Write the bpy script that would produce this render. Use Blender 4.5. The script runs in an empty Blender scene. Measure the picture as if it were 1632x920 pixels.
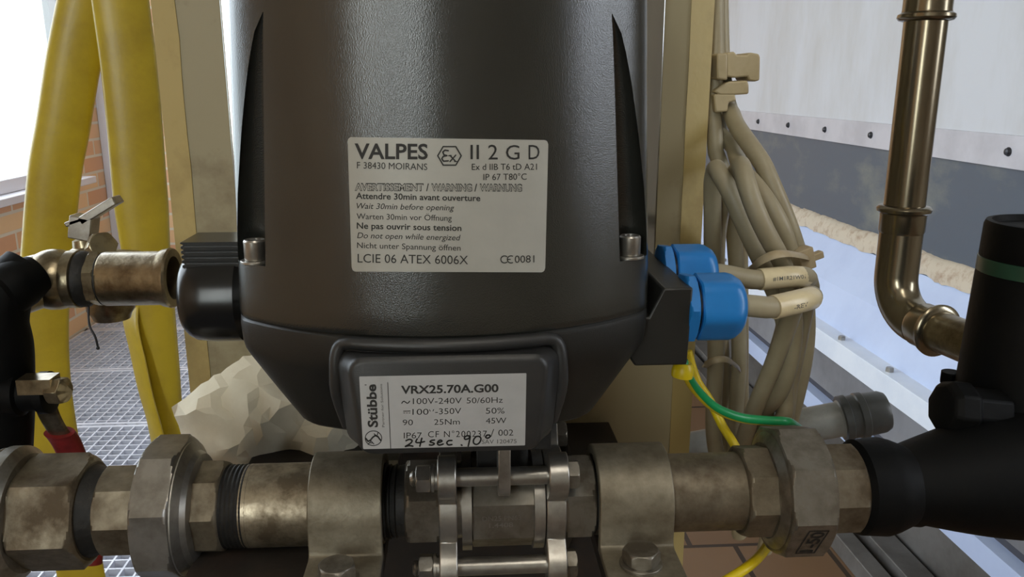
import bpy, bmesh, math, random
from mathutils import Vector, Matrix, noise, geometry
from mathutils.bvhtree import BVHTree

# ------------------------------------------------------------------ camera, sky, exposure
SC = bpy.context.scene
COL = SC.collection
F, CX, CY = 1300.0, 816.0, 460.0
TH = math.atan(324.0 / 1300.0)                  # pitch down
YA = math.atan(84.0 / 1300.0 * math.cos(TH))    # yaw to the right
EYE = 1.0                                       # lens height over the floor, metres
cam = bpy.data.cameras.new('camera')
cam.sensor_width = 36.0
cam.lens = F / 1632.0 * 36.0
cam.clip_start = 0.01
cam.clip_end = 100
cam_ob = bpy.data.objects.new('camera', cam)
cam_ob.location = (0, 0, EYE)
cam_ob.rotation_euler = (math.pi / 2 - TH, 0, -YA)
COL.objects.link(cam_ob)
SC.camera = cam_ob
SC.view_settings.view_transform = 'Standard'
SC.view_settings.look = 'None'
SC.view_settings.exposure = 0.0
SC.view_settings.gamma = 1.0
SC.view_settings.use_curve_mapping = False
SC.cycles.use_denoising = True
SC.cycles.max_bounces = 8

W = bpy.data.worlds.new('sky')
SC.world = W
W.use_nodes = True
wn = W.node_tree
bg = wn.nodes['Background']
tc = wn.nodes.new('ShaderNodeTexCoord')
sx = wn.nodes.new('ShaderNodeSeparateXYZ')
rp = wn.nodes.new('ShaderNodeValToRGB')
rp.color_ramp.elements[0].position = 0.42
rp.color_ramp.elements[0].color = (0.35, 0.38, 0.30, 1)
rp.color_ramp.elements[1].position = 0.52
rp.color_ramp.elements[1].color = (0.90, 0.95, 1.0, 1)
mr = wn.nodes.new('ShaderNodeMapRange')
mr.inputs[1].default_value = -1
mr.inputs[2].default_value = 1
wn.links.new(tc.outputs['Generated'], sx.inputs[0])
wn.links.new(sx.outputs[2], mr.inputs[0])
wn.links.new(mr.outputs[0], rp.inputs[0])
wn.links.new(rp.outputs[0], bg.inputs[0])
bg.inputs[1].default_value = 2.6


def area(name, loc, aim, sx_, sy_, power, color, portal=False, spread=180):
    d = bpy.data.lights.new(name, 'AREA')
    d.shape = 'RECTANGLE'
    d.size, d.size_y = sx_, sy_
    d.energy = power
    d.color = color
    d.spread = math.radians(spread)
    o = bpy.data.objects.new(name, d)
    o.location = loc
    v = Vector(aim) - Vector(loc)
    o.rotation_euler = v.to_track_quat('-Z', 'Y').to_euler()
    COL.objects.link(o)
    if portal:
        d.cycles.is_portal = True
    return o


# daylight that enters by the side window and by the window behind the camera
area('side_window_daylight', (-1.56, 2.0, 1.4), (1.0, 1.9, 0.7), 2.9, 1.5, 38, (0.80, 0.89, 1.0))
area('rear_window_daylight', (-0.95, -2.15, 1.45), (0.0, 0.3, 0.9), 0.32, 1.35, 14, (0.95, 1.0, 0.96))
area('overhead_fill_light', (0.15, -0.7, 2.42), (0.1, 0.1, 0.8), 0.3, 1.3, 6.5, (1.0, 0.95, 0.85))  # added fill from above and behind the lens

area('far_side_window_daylight', (1.86, -0.32, 1.62), (0.9, -0.2, 1.55), 0.42, 1.2, 10, (0.84, 0.90, 1.0))

# ------------------------------------------------------------------ helpers
ca, sa, ct, st = math.cos(YA), math.sin(YA), math.cos(TH), math.sin(TH)
RV = Vector((ca, -sa, 0))
FH = Vector((sa, ca, 0))
FV = FH * ct + Vector((0, 0, -st))
UV = FH * st + Vector((0, 0, ct))


def ray(px, py):
    return RV * ((px - CX) / F) + UV * ((CY - py) / F) + FV


def P(px, py, Y):
    """point (mm from the lens) at room depth Y"""
    d = ray(px, py)
    return d * (Y / d.y)


def PZ(px, py, Z):
    d = ray(px, py)
    return d * (Z / d.z)


def mm(v):
    return Vector((v[0] / 1000.0, v[1] / 1000.0, EYE + v[2] / 1000.0))


def lin(c):
    r = []
    for x in c:
        x /= 255.0
        r.append(x / 12.92 if x <= 0.04045 else ((x + 0.055) / 1.055) ** 2.4)
    return (r[0], r[1], r[2], 1)


def mat(name, c, rough=0.5, metal=0.0, c2=None, scale=20.0, lo=0.4, hi=0.65, bump=0.0, bscale=200.0,
        rough2=None, stretch=(1, 1, 1), spec=0.5, detail=6.0, coat=0.0):
    m = bpy.data.materials.new(name)
    m.use_nodes = True
    nt = m.node_tree
    b = nt.nodes['Principled BSDF']
    b.inputs['Base Color'].default_value = lin(c)
    b.inputs['Roughness'].default_value = rough
    b.inputs['Metallic'].default_value = metal
    b.inputs['Specular IOR Level'].default_value = spec
    b.inputs['Coat Weight'].default_value = coat
    t = nt.nodes.new('ShaderNodeTexCoord')
    g = nt.nodes.new('ShaderNodeNewGeometry')
    mp = nt.nodes.new('ShaderNodeMapping')
    mp.inputs['Scale'].default_value = stretch
    nt.links.new(g.outputs['Position'], mp.inputs[0])
    if c2 is not None:
        n = nt.nodes.new('ShaderNodeTexNoise')
        n.inputs['Scale'].default_value = scale
        n.inputs['Detail'].default_value = detail
        n.inputs['Roughness'].default_value = 0.65
        nt.links.new(mp.outputs[0], n.inputs['Vector'])
        r = nt.nodes.new('ShaderNodeValToRGB')
        r.color_ramp.elements[0].position = lo
        r.color_ramp.elements[0].color = lin(c)
        r.color_ramp.elements[1].position = hi
        r.color_ramp.elements[1].color = lin(c2)
        nt.links.new(n.outputs['Fac'], r.inputs[0])
        nt.links.new(r.outputs[0], b.inputs['Base Color'])
        if rough2 is not None:
            q = nt.nodes.new('ShaderNodeMapRange')
            q.inputs[1].default_value = lo
            q.inputs[2].default_value = hi
            q.inputs[3].default_value = rough
            q.inputs[4].default_value = rough2
            nt.links.new(n.outputs['Fac'], q.inputs[0])
            nt.links.new(q.outputs[0], b.inputs['Roughness'])
    if bump > 0:
        n2 = nt.nodes.new('ShaderNodeTexNoise')
        n2.inputs['Scale'].default_value = bscale
        n2.inputs['Detail'].default_value = 3.0
        nt.links.new(mp.outputs[0], n2.inputs['Vector'])
        bp = nt.nodes.new('ShaderNodeBump')
        bp.inputs['Strength'].default_value = bump
        bp.inputs['Distance'].default_value = 0.001
        nt.links.new(n2.outputs['Fac'], bp.inputs['Height'])
        nt.links.new(bp.outputs[0], b.inputs['Normal'])
    return m


M = {}
M['cover'] = mat('black_textured_coating', (34, 35, 32), 0.21, 0, (40, 41, 37), 60, bump=0.14, bscale=2600, spec=1.0)
M['base'] = mat('dark_coating', (25, 25, 23), 0.4, 0, (31, 31, 28), 50, bump=0.12, bscale=2600)
M['plate_box'] = mat('slate_black_coating', (40, 40, 40), 0.4, 0, (46, 45, 44), 60, bump=0.1, bscale=2600)
M['black_plastic'] = mat('glossy_black_plastic', (20, 20, 20), 0.25, 0, (27, 27, 26), 40)
M['black'] = mat('black_paint', (5, 6, 7), 0.6, 0, (12, 12, 12), 35, bump=0.25, bscale=130, spec=0.15)
M['rubber'] = mat('black_rubber', (22, 21, 20), 0.6, 0, (45, 42, 37), 180, lo=0.5, hi=0.75, bump=0.4, bscale=300)
M['steel'] = mat('dull_stainless', (150, 145, 135), 0.38, 0.85, (112, 104, 92), 55, lo=0.40, hi=0.62, bump=0.12, bscale=260, rough2=0.5)
M['steel_clean'] = mat('machined_stainless', (176, 172, 165), 0.34, 0.9, (150, 145, 137), 90, bump=0.05, bscale=400)
M['steel_dirty'] = mat('grimy_stainless', (140, 130, 112), 0.42, 0.75, (86, 74, 58), 45, lo=0.36, hi=0.66, bump=0.25, bscale=220, rough2=0.6)
M['steel_pipe'] = mat('scraped_pipe_steel', (176, 164, 142), 0.34, 0.8, (110, 98, 80), 60, lo=0.38, hi=0.60, bump=0.3, bscale=170, rough2=0.5)
M['clamp'] = mat('blasted_clamp_steel', (146, 138, 120), 0.5, 0.6, (110, 101, 84), 40, lo=0.38, hi=0.62, bump=0.15, bscale=500)
M['press'] = mat('press_pipe_metal', (156, 147, 126), 0.22, 0.9, (124, 113, 94), 30, lo=0.35, hi=0.65, stretch=(1, 1, 0.15))
M['brass'] = mat('tarnished_brass', (160, 148, 122), 0.28, 0.85, (92, 78, 60), 45, lo=0.40, hi=0.66, bump=0.25, bscale=180)
M['board'] = mat('cream_paint', (164, 153, 122), 0.5, 0, (118, 100, 70), 22, lo=0.54, hi=0.80, bump=0.15, bscale=70)
M['board_edge'] = mat('cream_paint_yellowed', (184, 164, 108), 0.5, 0, (150, 128, 80), 22, lo=0.5, hi=0.8, bump=0.35, bscale=90)
M['mount'] = mat('polished_mounting_steel', (190, 192, 190), 0.16, 1.0, (170, 172, 172), 20, stretch=(1, 1, .1))
M['hose'] = mat('yellow_hose', (196, 172, 46), 0.34, 0, (170, 146, 40), 14, lo=0.42, hi=0.7, bump=0.1, bscale=300, spec=0.6)
M['blue'] = mat('blue_nylon', (30, 122, 196), 0.33, 0, (26, 112, 184), 30)
M['cable'] = mat('grey_cable_sheath', (164, 153, 126), 0.45, 0, (150, 138, 112), 30, lo=0.4, hi=0.7)
M['tie'] = mat('beige_nylon', (180, 164, 134), 0.45, 0, (166, 146, 112), 40)
M['sleeve'] = mat('cable_marker_sleeve', (222, 206, 168), 0.3, 0, (206, 188, 148), 60)
M['clip'] = mat('aged_beige_plastic', (188, 172, 138), 0.45, 0, (172, 154, 118), 30)
M['yellow'] = mat('yellow_insulation', (226, 200, 20), 0.4, 0, (214, 184, 18), 50)
M['green'] = mat('green_insulation', (30, 150, 86), 0.35, 0, (26, 138, 78), 50)
M['paper'] = mat('white_paper', (236, 228, 206), 0.85, 0, (224, 214, 190), 25, bump=0.15, bscale=500)
M['label'] = mat('silver_label', (176, 174, 166), 0.42, 0.1, (168, 166, 158), 30)
M['label_white'] = mat('white_label', (178, 178, 178), 0.45, 0.05, (168, 168, 168), 30)
M['ink'] = mat('label_ink', (38, 37, 35), 0.6)
M['ink_grey'] = mat('faded_label_ink', (92, 91, 88), 0.6)
M['red'] = mat('red_grip', (150, 34, 32), 0.5, 0, (110, 24, 24), 40, bump=0.2, bscale=200)
M['pvc'] = mat('grey_pvc', (150, 152, 150), 0.4, 0, (128, 128, 124), 30)
M['pvc_dark'] = mat('dark_grey_pvc', (78, 80, 80), 0.35, 0, (66, 68, 68), 30)
M['green_band'] = mat('green_band', (34, 70, 52), 0.35, 0, (28, 58, 44), 30)
M['bracket'] = mat('rusty_bracket_paint', (34, 29, 25), 0.6, 0, (62, 44, 32), 26, lo=0.5, hi=0.8, bump=0.3, bscale=120)
M['tank_white'] = mat('white_cladding', (204, 205, 210), 0.42, 0, (178, 174, 168), 3.0, lo=0.45, hi=0.78, stretch=(1, 1, .35))
M['strip'] = mat('aluminium_strip', (200, 198, 204), 0.45, 0.2, (184, 182, 188), 8)
M['dark_band'] = mat('blue_grey_band', (82, 92, 104), 0.35, 0, (128, 130, 120), 5.0, lo=0.52, hi=0.72, stretch=(1, .55, 1), bump=0.1, bscale=60)
M['foam'] = mat('rough_sealing_foam', (200, 186, 166), 0.9, 0, (146, 112, 86), 40, lo=0.48, hi=0.78, bump=1.0, bscale=60)
M['ledge'] = mat('pale_ledge_sheet', (196, 210, 240), 0.4, 0, (182, 196, 228), 3)
M['flange'] = mat('bright_angle', (236, 242, 252), 0.35, 0.0, (222, 230, 244), 6)
M['lower'] = mat('grey_lower_sheet', (132, 133, 138), 0.5, 0, (108, 108, 112), 4)
M['rail'] = mat('dull_rail_metal', (112, 109, 106), 0.55, 0.1, (86, 82, 78), 7)
M['screw_dark'] = mat('dark_screw', (58, 58, 62), 0.4, 0.5)
M['grate'] = mat('galvanised_grating', (224, 226, 236), 0.4, 0.2, (204, 206, 216), 12)
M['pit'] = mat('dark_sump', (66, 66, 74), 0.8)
M['window_frame'] = mat('white_window_frame', (226, 224, 230), 0.4)
M['ceiling'] = mat('ceiling_paint', (190, 184, 172), 0.8, 0, (176, 170, 158), 3)
M['plaster'] = mat('plaster', (190, 180, 164), 0.8, 0, (176, 166, 150), 3)


def brick_mat(name, c1, c2, cm, scale, bw, rh, mortar, axes):
    m = bpy.data.materials.new(name)
    m.use_nodes = True
    nt = m.node_tree
    b = nt.nodes['Principled BSDF']
    b.inputs['Roughness'].default_value = 0.45
    g = nt.nodes.new('ShaderNodeNewGeometry')
    s = nt.nodes.new('ShaderNodeSeparateXYZ')
    c = nt.nodes.new('ShaderNodeCombineXYZ')
    nt.links.new(g.outputs['Position'], s.inputs[0])
    nt.links.new(s.outputs[axes[0]], c.inputs[0])
    nt.links.new(s.outputs[axes[1]], c.inputs[1])
    t = nt.nodes.new('ShaderNodeTexBrick')
    t.inputs['Color1'].default_value = lin(c1)
    t.inputs['Color2'].default_value = lin(c2)
    t.inputs['Mortar'].default_value = lin(cm)
    t.inputs['Scale'].default_value = scale
    t.inputs['Mortar Size'].default_value = mortar
    t.inputs['Brick Width'].default_value = bw
    t.inputs['Row Height'].default_value = rh
    t.inputs['Bias'].default_value = -0.2
    nt.links.new(c.outputs[0], t.inputs['Vector'])
    nt.links.new(t.outputs['Color'], b.inputs['Base Color'])
    bp = nt.nodes.new('ShaderNodeBump')
    bp.inputs['Strength'].default_value = 0.4
    bp.inputs['Distance'].default_value = 0.004
    bp.invert = True
    nt.links.new(t.outputs['Fac'], bp.inputs['Height'])
    nt.links.new(bp.outputs[0], b.inputs['Normal'])
    return m


M['brick_side'] = brick_mat('glare_paled_brick', (240, 200, 150), (212, 150, 114), (226, 214, 192), 1.0, 0.24, 0.07, 0.006, (1, 2))  # brick colours lightened to carry the window glare
M['brick_end'] = brick_mat('glare_paled_brick_end', (240, 200, 150), (212, 150, 114), (226, 214, 192), 1.0, 0.24, 0.07, 0.006, (0, 2))  # same glare-lightened colours on the end wall
M['tile'] = brick_mat('brown_floor_tile', (122, 94, 68), (106, 80, 58), (60, 48, 38), 1.0, 0.2, 0.2, 0.006, (0, 1))

gm = bpy.data.materials.new('window_glass')
gm.use_nodes = True
nt = gm.node_tree
nt.nodes.remove(nt.nodes['Principled BSDF'])
tr = nt.nodes.new('ShaderNodeBsdfTransparent')
tr.inputs[0].default_value = (0.93, 0.96, 0.96, 1)
gl = nt.nodes.new('ShaderNodeBsdfGlossy')
gl.inputs['Roughness'].default_value = 0.03
mx = nt.nodes.new('ShaderNodeMixShader')
mx.inputs[0].default_value = 0.06
nt.links.new(tr.outputs[0], mx.inputs[1])
nt.links.new(gl.outputs[0], mx.inputs[2])
nt.links.new(mx.outputs[0], nt.nodes['Material Output'].inputs[0])
M['glass'] = gm

lm = bpy.data.materials.new('fill_lamp_glow')  # glow of the added fill lamp
lm.use_nodes = True
lb = lm.node_tree.nodes['Principled BSDF']
lb.inputs['Emission Color'].default_value = (1, 0.93, 0.8, 1)
lb.inputs['Emission Strength'].default_value = 4.0
M['lamp'] = lm

ORIG = {}


def tag(o, label=None, cat=None, group=None, kind=None):
    if label:
        o['label'] = label
    if cat:
        o['category'] = cat
    if group:
        o['group'] = group
    if kind:
        o['kind'] = kind
    return o


def thing(name, base, label, cat, group=None):
    o = bpy.data.objects.new(name, None)
    o.empty_display_size = 0.02
    w = mm(base)
    o.location = w
    COL.objects.link(o)
    ORIG[o] = w
    return tag(o, label, cat, group)


def finish(bm, sharp):
    bmesh.ops.remove_doubles(bm, verts=bm.verts, dist=1e-4)
    bmesh.ops.recalc_face_normals(bm, faces=bm.faces)
    lim = math.radians(sharp)
    for f in bm.faces:
        f.smooth = True
    for e in bm.edges:
        if len(e.link_faces) == 2:
            if e.calc_face_angle(0) > lim:
                e.smooth = False
        else:
            e.smooth = False


def obj(name, bm, m, parent=None, sharp=32, bevel=0, seg=2, base=None, raw=False):
    """link a bmesh (mm from the lens) as one mesh object with its origin at its own middle"""
    if not raw:
        finish(bm, sharp)
    lo = Vector((1e9,) * 3)
    hi = Vector((-1e9,) * 3)
    for v in bm.verts:
        for i in range(3):
            lo[i] = min(lo[i], v.co[i])
            hi[i] = max(hi[i], v.co[i])
    c = (lo + hi) / 2 if base is None else Vector(base)
    wc = mm(c)
    for v in bm.verts:
        v.co = (v.co - c) / 1000.0
    me = bpy.data.meshes.new(name)
    bm.to_mesh(me)
    bm.free()
    ms = m if isinstance(m, (list, tuple)) else [m]
    for x in ms:
        me.materials.append(x)
    o = bpy.data.objects.new(name, me)
    COL.objects.link(o)
    ORIG[o] = wc
    if parent is not None:
        o.parent = parent
        o.location = wc - ORIG[parent]
    else:
        o.location = wc
    if bevel:
        bv = o.modifiers.new('edge_round', 'BEVEL')
        bv.width = bevel / 1000.0
        bv.segments = seg
        bv.limit_method = 'ANGLE'
        bv.angle_limit = math.radians(35)
    return o


def NB():
    return bmesh.new()


def rings(bm, rs, cap=True, mi=0):
    """stack of closed rings -> skin"""
    vs = [[bm.verts.new(p) for p in r] for r in rs]
    n = len(rs[0])
    for a, b in zip(vs[:-1], vs[1:]):
        for i in range(n):
            j = (i + 1) % n
            f = bm.faces.new((a[i], a[j], b[j], b[i]))
            f.material_index = mi
    if cap:
        f = bm.faces.new(vs[0][::-1])
        f.material_index = mi
        f = bm.faces.new(vs[-1])
        f.material_index = mi
    return bm


def frame(d):
    d = Vector(d).normalized()
    up = Vector((0, 0, 1)) if abs(d.z) < 0.9 else Vector((0, -1, 0))
    a = d.cross(up).normalized()
    b = a.cross(d).normalized()
    return d, a, b       # a: sideways, b: upward


def lathe(bm, c, d, prof, n=48, cap=True, mi=0):
    """revolve [(t, r)] about the axis through c along d"""
    c = Vector(c)
    d, a, b = frame(d)
    rs = []
    for t, r in prof:
        rs.append([c + d * t + (a * math.cos(k * 2 * math.pi / n) + b * math.sin(k * 2 * math.pi / n)) * r for k in range(n)])
    return rings(bm, rs, cap, mi)


def nut(bm, c, d, t0, t1, ap, n=6, rot=0.0, ch=2.0, hole=0, mi=0, res=8):
    """polygonal nut with turned chamfers between t0 and t1; rot in degrees, 0 = a flat faces up"""
    c = Vector(c)
    d, a, b = frame(d)
    step = 2 * math.pi / n
    angs = []
    for k in range(n):
        for q in range(res):
            angs.append(k * step + q * step / res)
    R = ap / math.cos(step / 2)

    def poly(th):
        q = th % step
        return ap / math.cos(q - step / 2)
    ts = [t0] + [t0 + ch * (k + 1) / 4 for k in range(4)] + [t1 - ch * (4 - k) / 4 for k in range(4)] + [t1]
    rs = []
    r0 = ap * 0.97
    for t in ts:
        e = min(t - t0, t1 - t)
        lim = r0 + (R - r0) * min(1.0, (e / ch)) ** 0.7 if ch > 0 else R
        ring = []
        for th in angs:
            r = min(poly(th), lim)
            A = th + math.radians(rot) + math.pi / 2 - step / 2
            ring.append(c + d * t + (a * math.cos(A) + b * math.sin(A)) * r)
        rs.append(ring)
    return rings(bm, rs, True, mi)


def catmull(pts, n=8):
    pts = [Vector(p) for p in pts]
    out = []
    for i in range(len(pts) - 1):
        p0 = pts[max(i - 1, 0)]
        p1, p2 = pts[i], pts[i + 1]
        p3 = pts[min(i + 2, len(pts) - 1)]
        for k in range(n):
            t = k / n
            out.append(0.5 * ((2 * p1) + (p2 - p0) * t + (2 * p0 - 5 * p1 + 4 * p2 - p3) * t * t + (3 * p1 - p0 - 3 * p2 + p3) * t ** 3))
    out.append(pts[-1])
    return out


def tube(bm, path, r, n=16, ry=None, side=None, mi=0, mi2=None, twist=0.0, cap=True):
    """sweep an ellipse (r sideways, ry across) along a path"""
    path = [Vector(p) for p in path]
    N = len(path)
    ry = r if ry is None else ry
    rr = r if callable(r) else (lambda t: r)
    ryf = ry if callable(ry) else (lambda t: ry)
    s = Vector(side) if side is not None else None
    prev = None
    rs = []
    for i, p in enumerate(path):
        d = (path[min(i + 1, N - 1)] - path[max(i - 1, 0)]).normalized()
        if s is not None:
            a = (s - d * s.dot(d)).normalized()
        elif prev is None:
            a = frame(d)[1]
        else:
            a = (prev - d * prev.dot(d)).normalized()
        prev = a
        b = d.cross(a)
        t = i / max(N - 1, 1)
        rs.append([p + a * (rr(t) * math.cos(k * 2 * math.pi / n + twist * t)) + b * (ryf(t) * math.sin(k * 2 * math.pi / n + twist * t)) for k in range(n)])
    vs = [[bm.verts.new(q) for q in r_] for r_ in rs]
    for A, B in zip(vs[:-1], vs[1:]):
        for i in range(n):
            j = (i + 1) % n
            f = bm.faces.new((A[i], A[j], B[j], B[i]))
            f.material_index = mi2 if (mi2 is not None and (i % n) < n * 0.36) else mi
    if cap:
        bm.faces.new(vs[0][::-1]).material_index = mi
        bm.faces.new(vs[-1]).material_index = mi
    return bm


def box(bm, lo, hi, mi=0):
    x0, y0, z0 = lo
    x1, y1, z1 = hi
    v = [bm.verts.new(q) for q in ((x0, y0, z0), (x1, y0, z0), (x1, y1, z0), (x0, y1, z0), (x0, y0, z1), (x1, y0, z1), (x1, y1, z1), (x0, y1, z1))]
    for f in ((0, 3, 2, 1), (4, 5, 6, 7), (0, 1, 5, 4), (1, 2, 6, 5), (2, 3, 7, 6), (3, 0, 4, 7)):
        bm.faces.new([v[i] for i in f]).material_index = mi
    return bm


def obox(bm, c, ax, ay, az, h, mi=0):
    """oriented box: centre, three unit axes, half sizes"""
    c = Vector(c)
    v = []
    for k in (-1, 1):
        for i, j in ((-1, -1), (1, -1), (1, 1), (-1, 1)):
            v.append(bm.verts.new(c + Vector(ax) * i * h[0] + Vector(ay) * j * h[1] + Vector(az) * k * h[2]))
    for f in ((0, 3, 2, 1), (4, 5, 6, 7), (0, 1, 5, 4), (1, 2, 6, 5), (2, 3, 7, 6), (3, 0, 4, 7)):
        bm.faces.new([v[i] for i in f]).material_index = mi
    return bm


def extr(bm, poly, off, mi=0):
    """polygon (3-D points) extruded by a vector"""
    a = [Vector(p) for p in poly]
    off = Vector(off)
    return rings(bm, [a, [p + off for p in a]], True, mi)


def rrect(w, h, r, n=6):
    out = []
    for cx, cy, a0 in ((w - r, h - r, 0), (-(w - r), h - r, 90), (-(w - r), -(h - r), 180), (w - r, -(h - r), 270)):
        for k in range(n + 1):
            a = math.radians(a0 + 90 * k / n)
            out.append((cx + r * math.cos(a), cy + r * math.sin(a)))
    return out


_FC = {}


def glyphs(s, bold=0.0, shear=0.0, spacing=1.0):
    """flat mesh of a line of writing: verts in 0..1 across, height in cap heights, faces"""
    cu = bpy.data.curves.new('t', 'FONT')
    cu.body = s
    cu.size = 1.0
    cu.offset = bold
    cu.shear = shear
    cu.space_character = spacing
    cu.resolution_u = 3
    ob = bpy.data.objects.new('t', cu)
    COL.objects.link(ob)
    dg = bpy.context.evaluated_depsgraph_get()
    me = bpy.data.meshes.new_from_object(ob.evaluated_get(dg))
    vs = [v.co.copy() for v in me.vertices]
    fs = [tuple(p.vertices) for p in me.polygons]
    bpy.data.objects.remove(ob)
    bpy.data.curves.remove(cu)
    bpy.data.meshes.remove(me)
    if 'cap' not in _FC:
        _FC['cap'] = 1.0
        h, _ = glyphs('H')
        _FC['cap'] = max(v.y for v in h) - min(v.y for v in h)
    x0 = min(v.x for v in vs)
    x1 = max(v.x for v in vs)
    return [Vector(((v.x - x0) / (x1 - x0), v.y / _FC['cap'], 0)) for v in vs], fs


def write(bm, surf, s, x0, x1, y0, y1, cap, bold=0.0, shear=0.0, spacing=1.0, rot=False, mi=0):
    """writing laid on a surface; x0..x1 from the left to the right end, baseline from y0 to y1"""
    vs, fs = glyphs(s, bold, shear, spacing)
    nv = []
    for v in vs:
        if not rot:
            q = surf(x0 + (x1 - x0) * v.x, y0 + (y1 - y0) * v.x - v.y * cap)
        else:       # reads upwards: baseline is the line x0->x1 running from y0 up to y1
            q = surf(x0 + (x1 - x0) * v.x - v.y * cap, y0 + (y1 - y0) * v.x)
        nv.append(bm.verts.new(q))
    for f in fs:
        try:
            bm.faces.new([nv[i] for i in f]).material_index = mi
        except ValueError:
            pass


def stroke(bm, surf, pts, w, mi=0, closed=False):
    """pen stroke of width w along points on a surface"""
    pts = [Vector((p[0], p[1])) for p in pts]
    if closed:
        pts.append(pts[0])
    for a, b in zip(pts[:-1], pts[1:]):
        d = (b - a)
        if d.length < 1e-6:
            continue
        k = max(1, int(d.length / 60))
        nrm = Vector((-d.y, d.x)).normalized() * w / 2
        for q in range(k):
            A = a + d * q / k
            B = a + d * (q + 1) / k
            bm.faces.new([bm.verts.new(surf(*p)) for p in (A - nrm, B - nrm, B + nrm, A + nrm)]).material_index = mi
    for p in pts:
        bm.faces.new([bm.verts.new(surf(p.x + w / 2 * math.cos(t), p.y + w / 2 * math.sin(t))) for t in [k * math.pi / 4 for k in range(8)]]).material_index = mi


# ------------------------------------------------------------------ the room
XL, YB, ZC, ZF, YR = -1600.0, 3850.0, 1500.0, -1000.0, -2200.0
XR = 1900.0


def struct(name, bm, m, **k):
    o = obj(name, bm, m, **k)
    o['kind'] = 'structure'
    return o


b = NB()
box(b, (120, YR, ZF - 120), (XR, YB, ZF))
struct('floor', b, M['tile'])
b = NB()
box(b, (XL, YR, ZF - 260), (120, YB, ZF - 200))
struct('floor_sump', b, M['pit'])
b = NB()
box(b, (XL - 150, YR - 60, ZC), (XR + 100, YB + 150, ZC + 120))
struct('ceiling', b, M['ceiling'])
# side wall with the big window
WY0, WY1, WZ0, WZ1 = 500.0, 3560.0, -372.0, 1250.0
b = NB()
box(b, (XL - 60, YR, ZF - 260), (XL, YB, WZ0))
box(b, (XL - 60, YR, WZ1), (XL, YB, ZC))
box(b, (XL - 60, YR, WZ0), (XL, WY0, WZ1))
box(b, (XL - 60, WY1, WZ0), (XL, YB, WZ1))
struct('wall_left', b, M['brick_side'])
b = NB()
box(b, (XL - 60, YB, ZF - 260), (XR + 100, YB + 150, ZC))
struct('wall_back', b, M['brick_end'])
b = NB()
QY0, QY1, QZ0, QZ1 = -560.0, -80.0, -20.0, 1250.0
box(b, (XR, YR, ZF - 120), (XR + 60, YB, QZ0))
box(b, (XR, YR, QZ1), (XR + 60, YB, ZC))
box(b, (XR, YR, QZ0), (XR + 60, QY0, QZ1))
box(b, (XR, QY1, QZ0), (XR + 60, YB, QZ1))
struct('wall_right', b, M['plaster'])
b = NB()
RX0, RX1, RZ0, RZ1 = -1230.0, -680.0, -250.0, 1150.0
box(b, (XL - 60, YR - 60, ZF - 260), (XR + 100, YR, RZ0))
box(b, (XL - 60, YR - 60, RZ1), (XR + 100, YR, ZC))
box(b, (XL - 60, YR - 60, RZ0), (RX0, YR, RZ1))
box(b, (RX1, YR - 60, RZ0), (XR + 100, YR, RZ1))
struct('wall_front', b, M['plaster'])


def window(name, x, y0, y1, z0, z1, along, nm):
    """glazed frame in an opening; along 'y' (side wall) or 'x' (front wall)"""
    fr = NB()

    def bx(u0, u1, v0, v1, d0, d1):
        if along == 'y':
            box(fr, (x + d0, u0, v0), (x + d1, u1, v1))
        else:
            box(fr, (u0, x + d0, v0), (u1, x + d1, v1))
    bx(y0, y1, z0, z0 + 50, -56, 2)
    bx(y0, y1, z1 - 50, z1, -56, 2)
    bx(y0, y0 + 30, z0, z1, -56, 2)
    bx(y1 - 24, y1, z0, z1, -56, 2)
    for k in range(1, nm):
        u = y0 + (y1 - y0) * k / nm
        bx(u - 20, u + 20, z0, z1, -50, -4)
    o = struct(name, fr, M['window_frame'], bevel=4)
    g = NB()
    if along == 'y':
        box(g, (x - 32, y0 + 20, z0 + 40), (x - 27, y1 - 15, z1 - 40))
    else:
        box(g, (y0 + 20, x - 32, z0 + 40), (y1 - 15, x - 27, z1 - 40))
    obj('window_pane', g, M['glass'], o)
    s = NB()
    if along == 'y':
        box(s, (x - 60, y0 - 40, z0 - 28), (x + 60, y1 + 10, z0))
    else:
        box(s, (y0 - 40, x - 60, z0 - 28), (y1 + 40, x + 60, z0))
    obj('window_sill', s, M['window_frame'], o, bevel=3)
    return o


window('window_1', XL, WY0, WY1, WZ0, WZ1, 'y', 3)
window('window_2', YR, RX0, RX1, RZ0, RZ1, 'x', 1)
window('window_3', XR + 58, QY0, QY1, QZ0, QZ1, 'y', 1)
# white corner strip beyond the window
b = NB()
box(b, (XL, 3790, ZF), (XL + 45, YB, ZC))
struct('trim_1', b, M['window_frame'], bevel=4)

# unseen fill lamp, added above and behind the lens
t = thing('fill_lamp', (150, -700, 1440), 'long white strip lamp added under the ceiling as unseen fill', 'lamp')
b = NB()
box(b, (20, -1400, 1460), (280, 0, 1500))
obj('housing', b, M['window_frame'], t, bevel=4)
b = NB()
box(b, (40, -1380, 1440), (260, -20, 1461))
obj('diffuser', b, M['lamp'], t)

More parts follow.
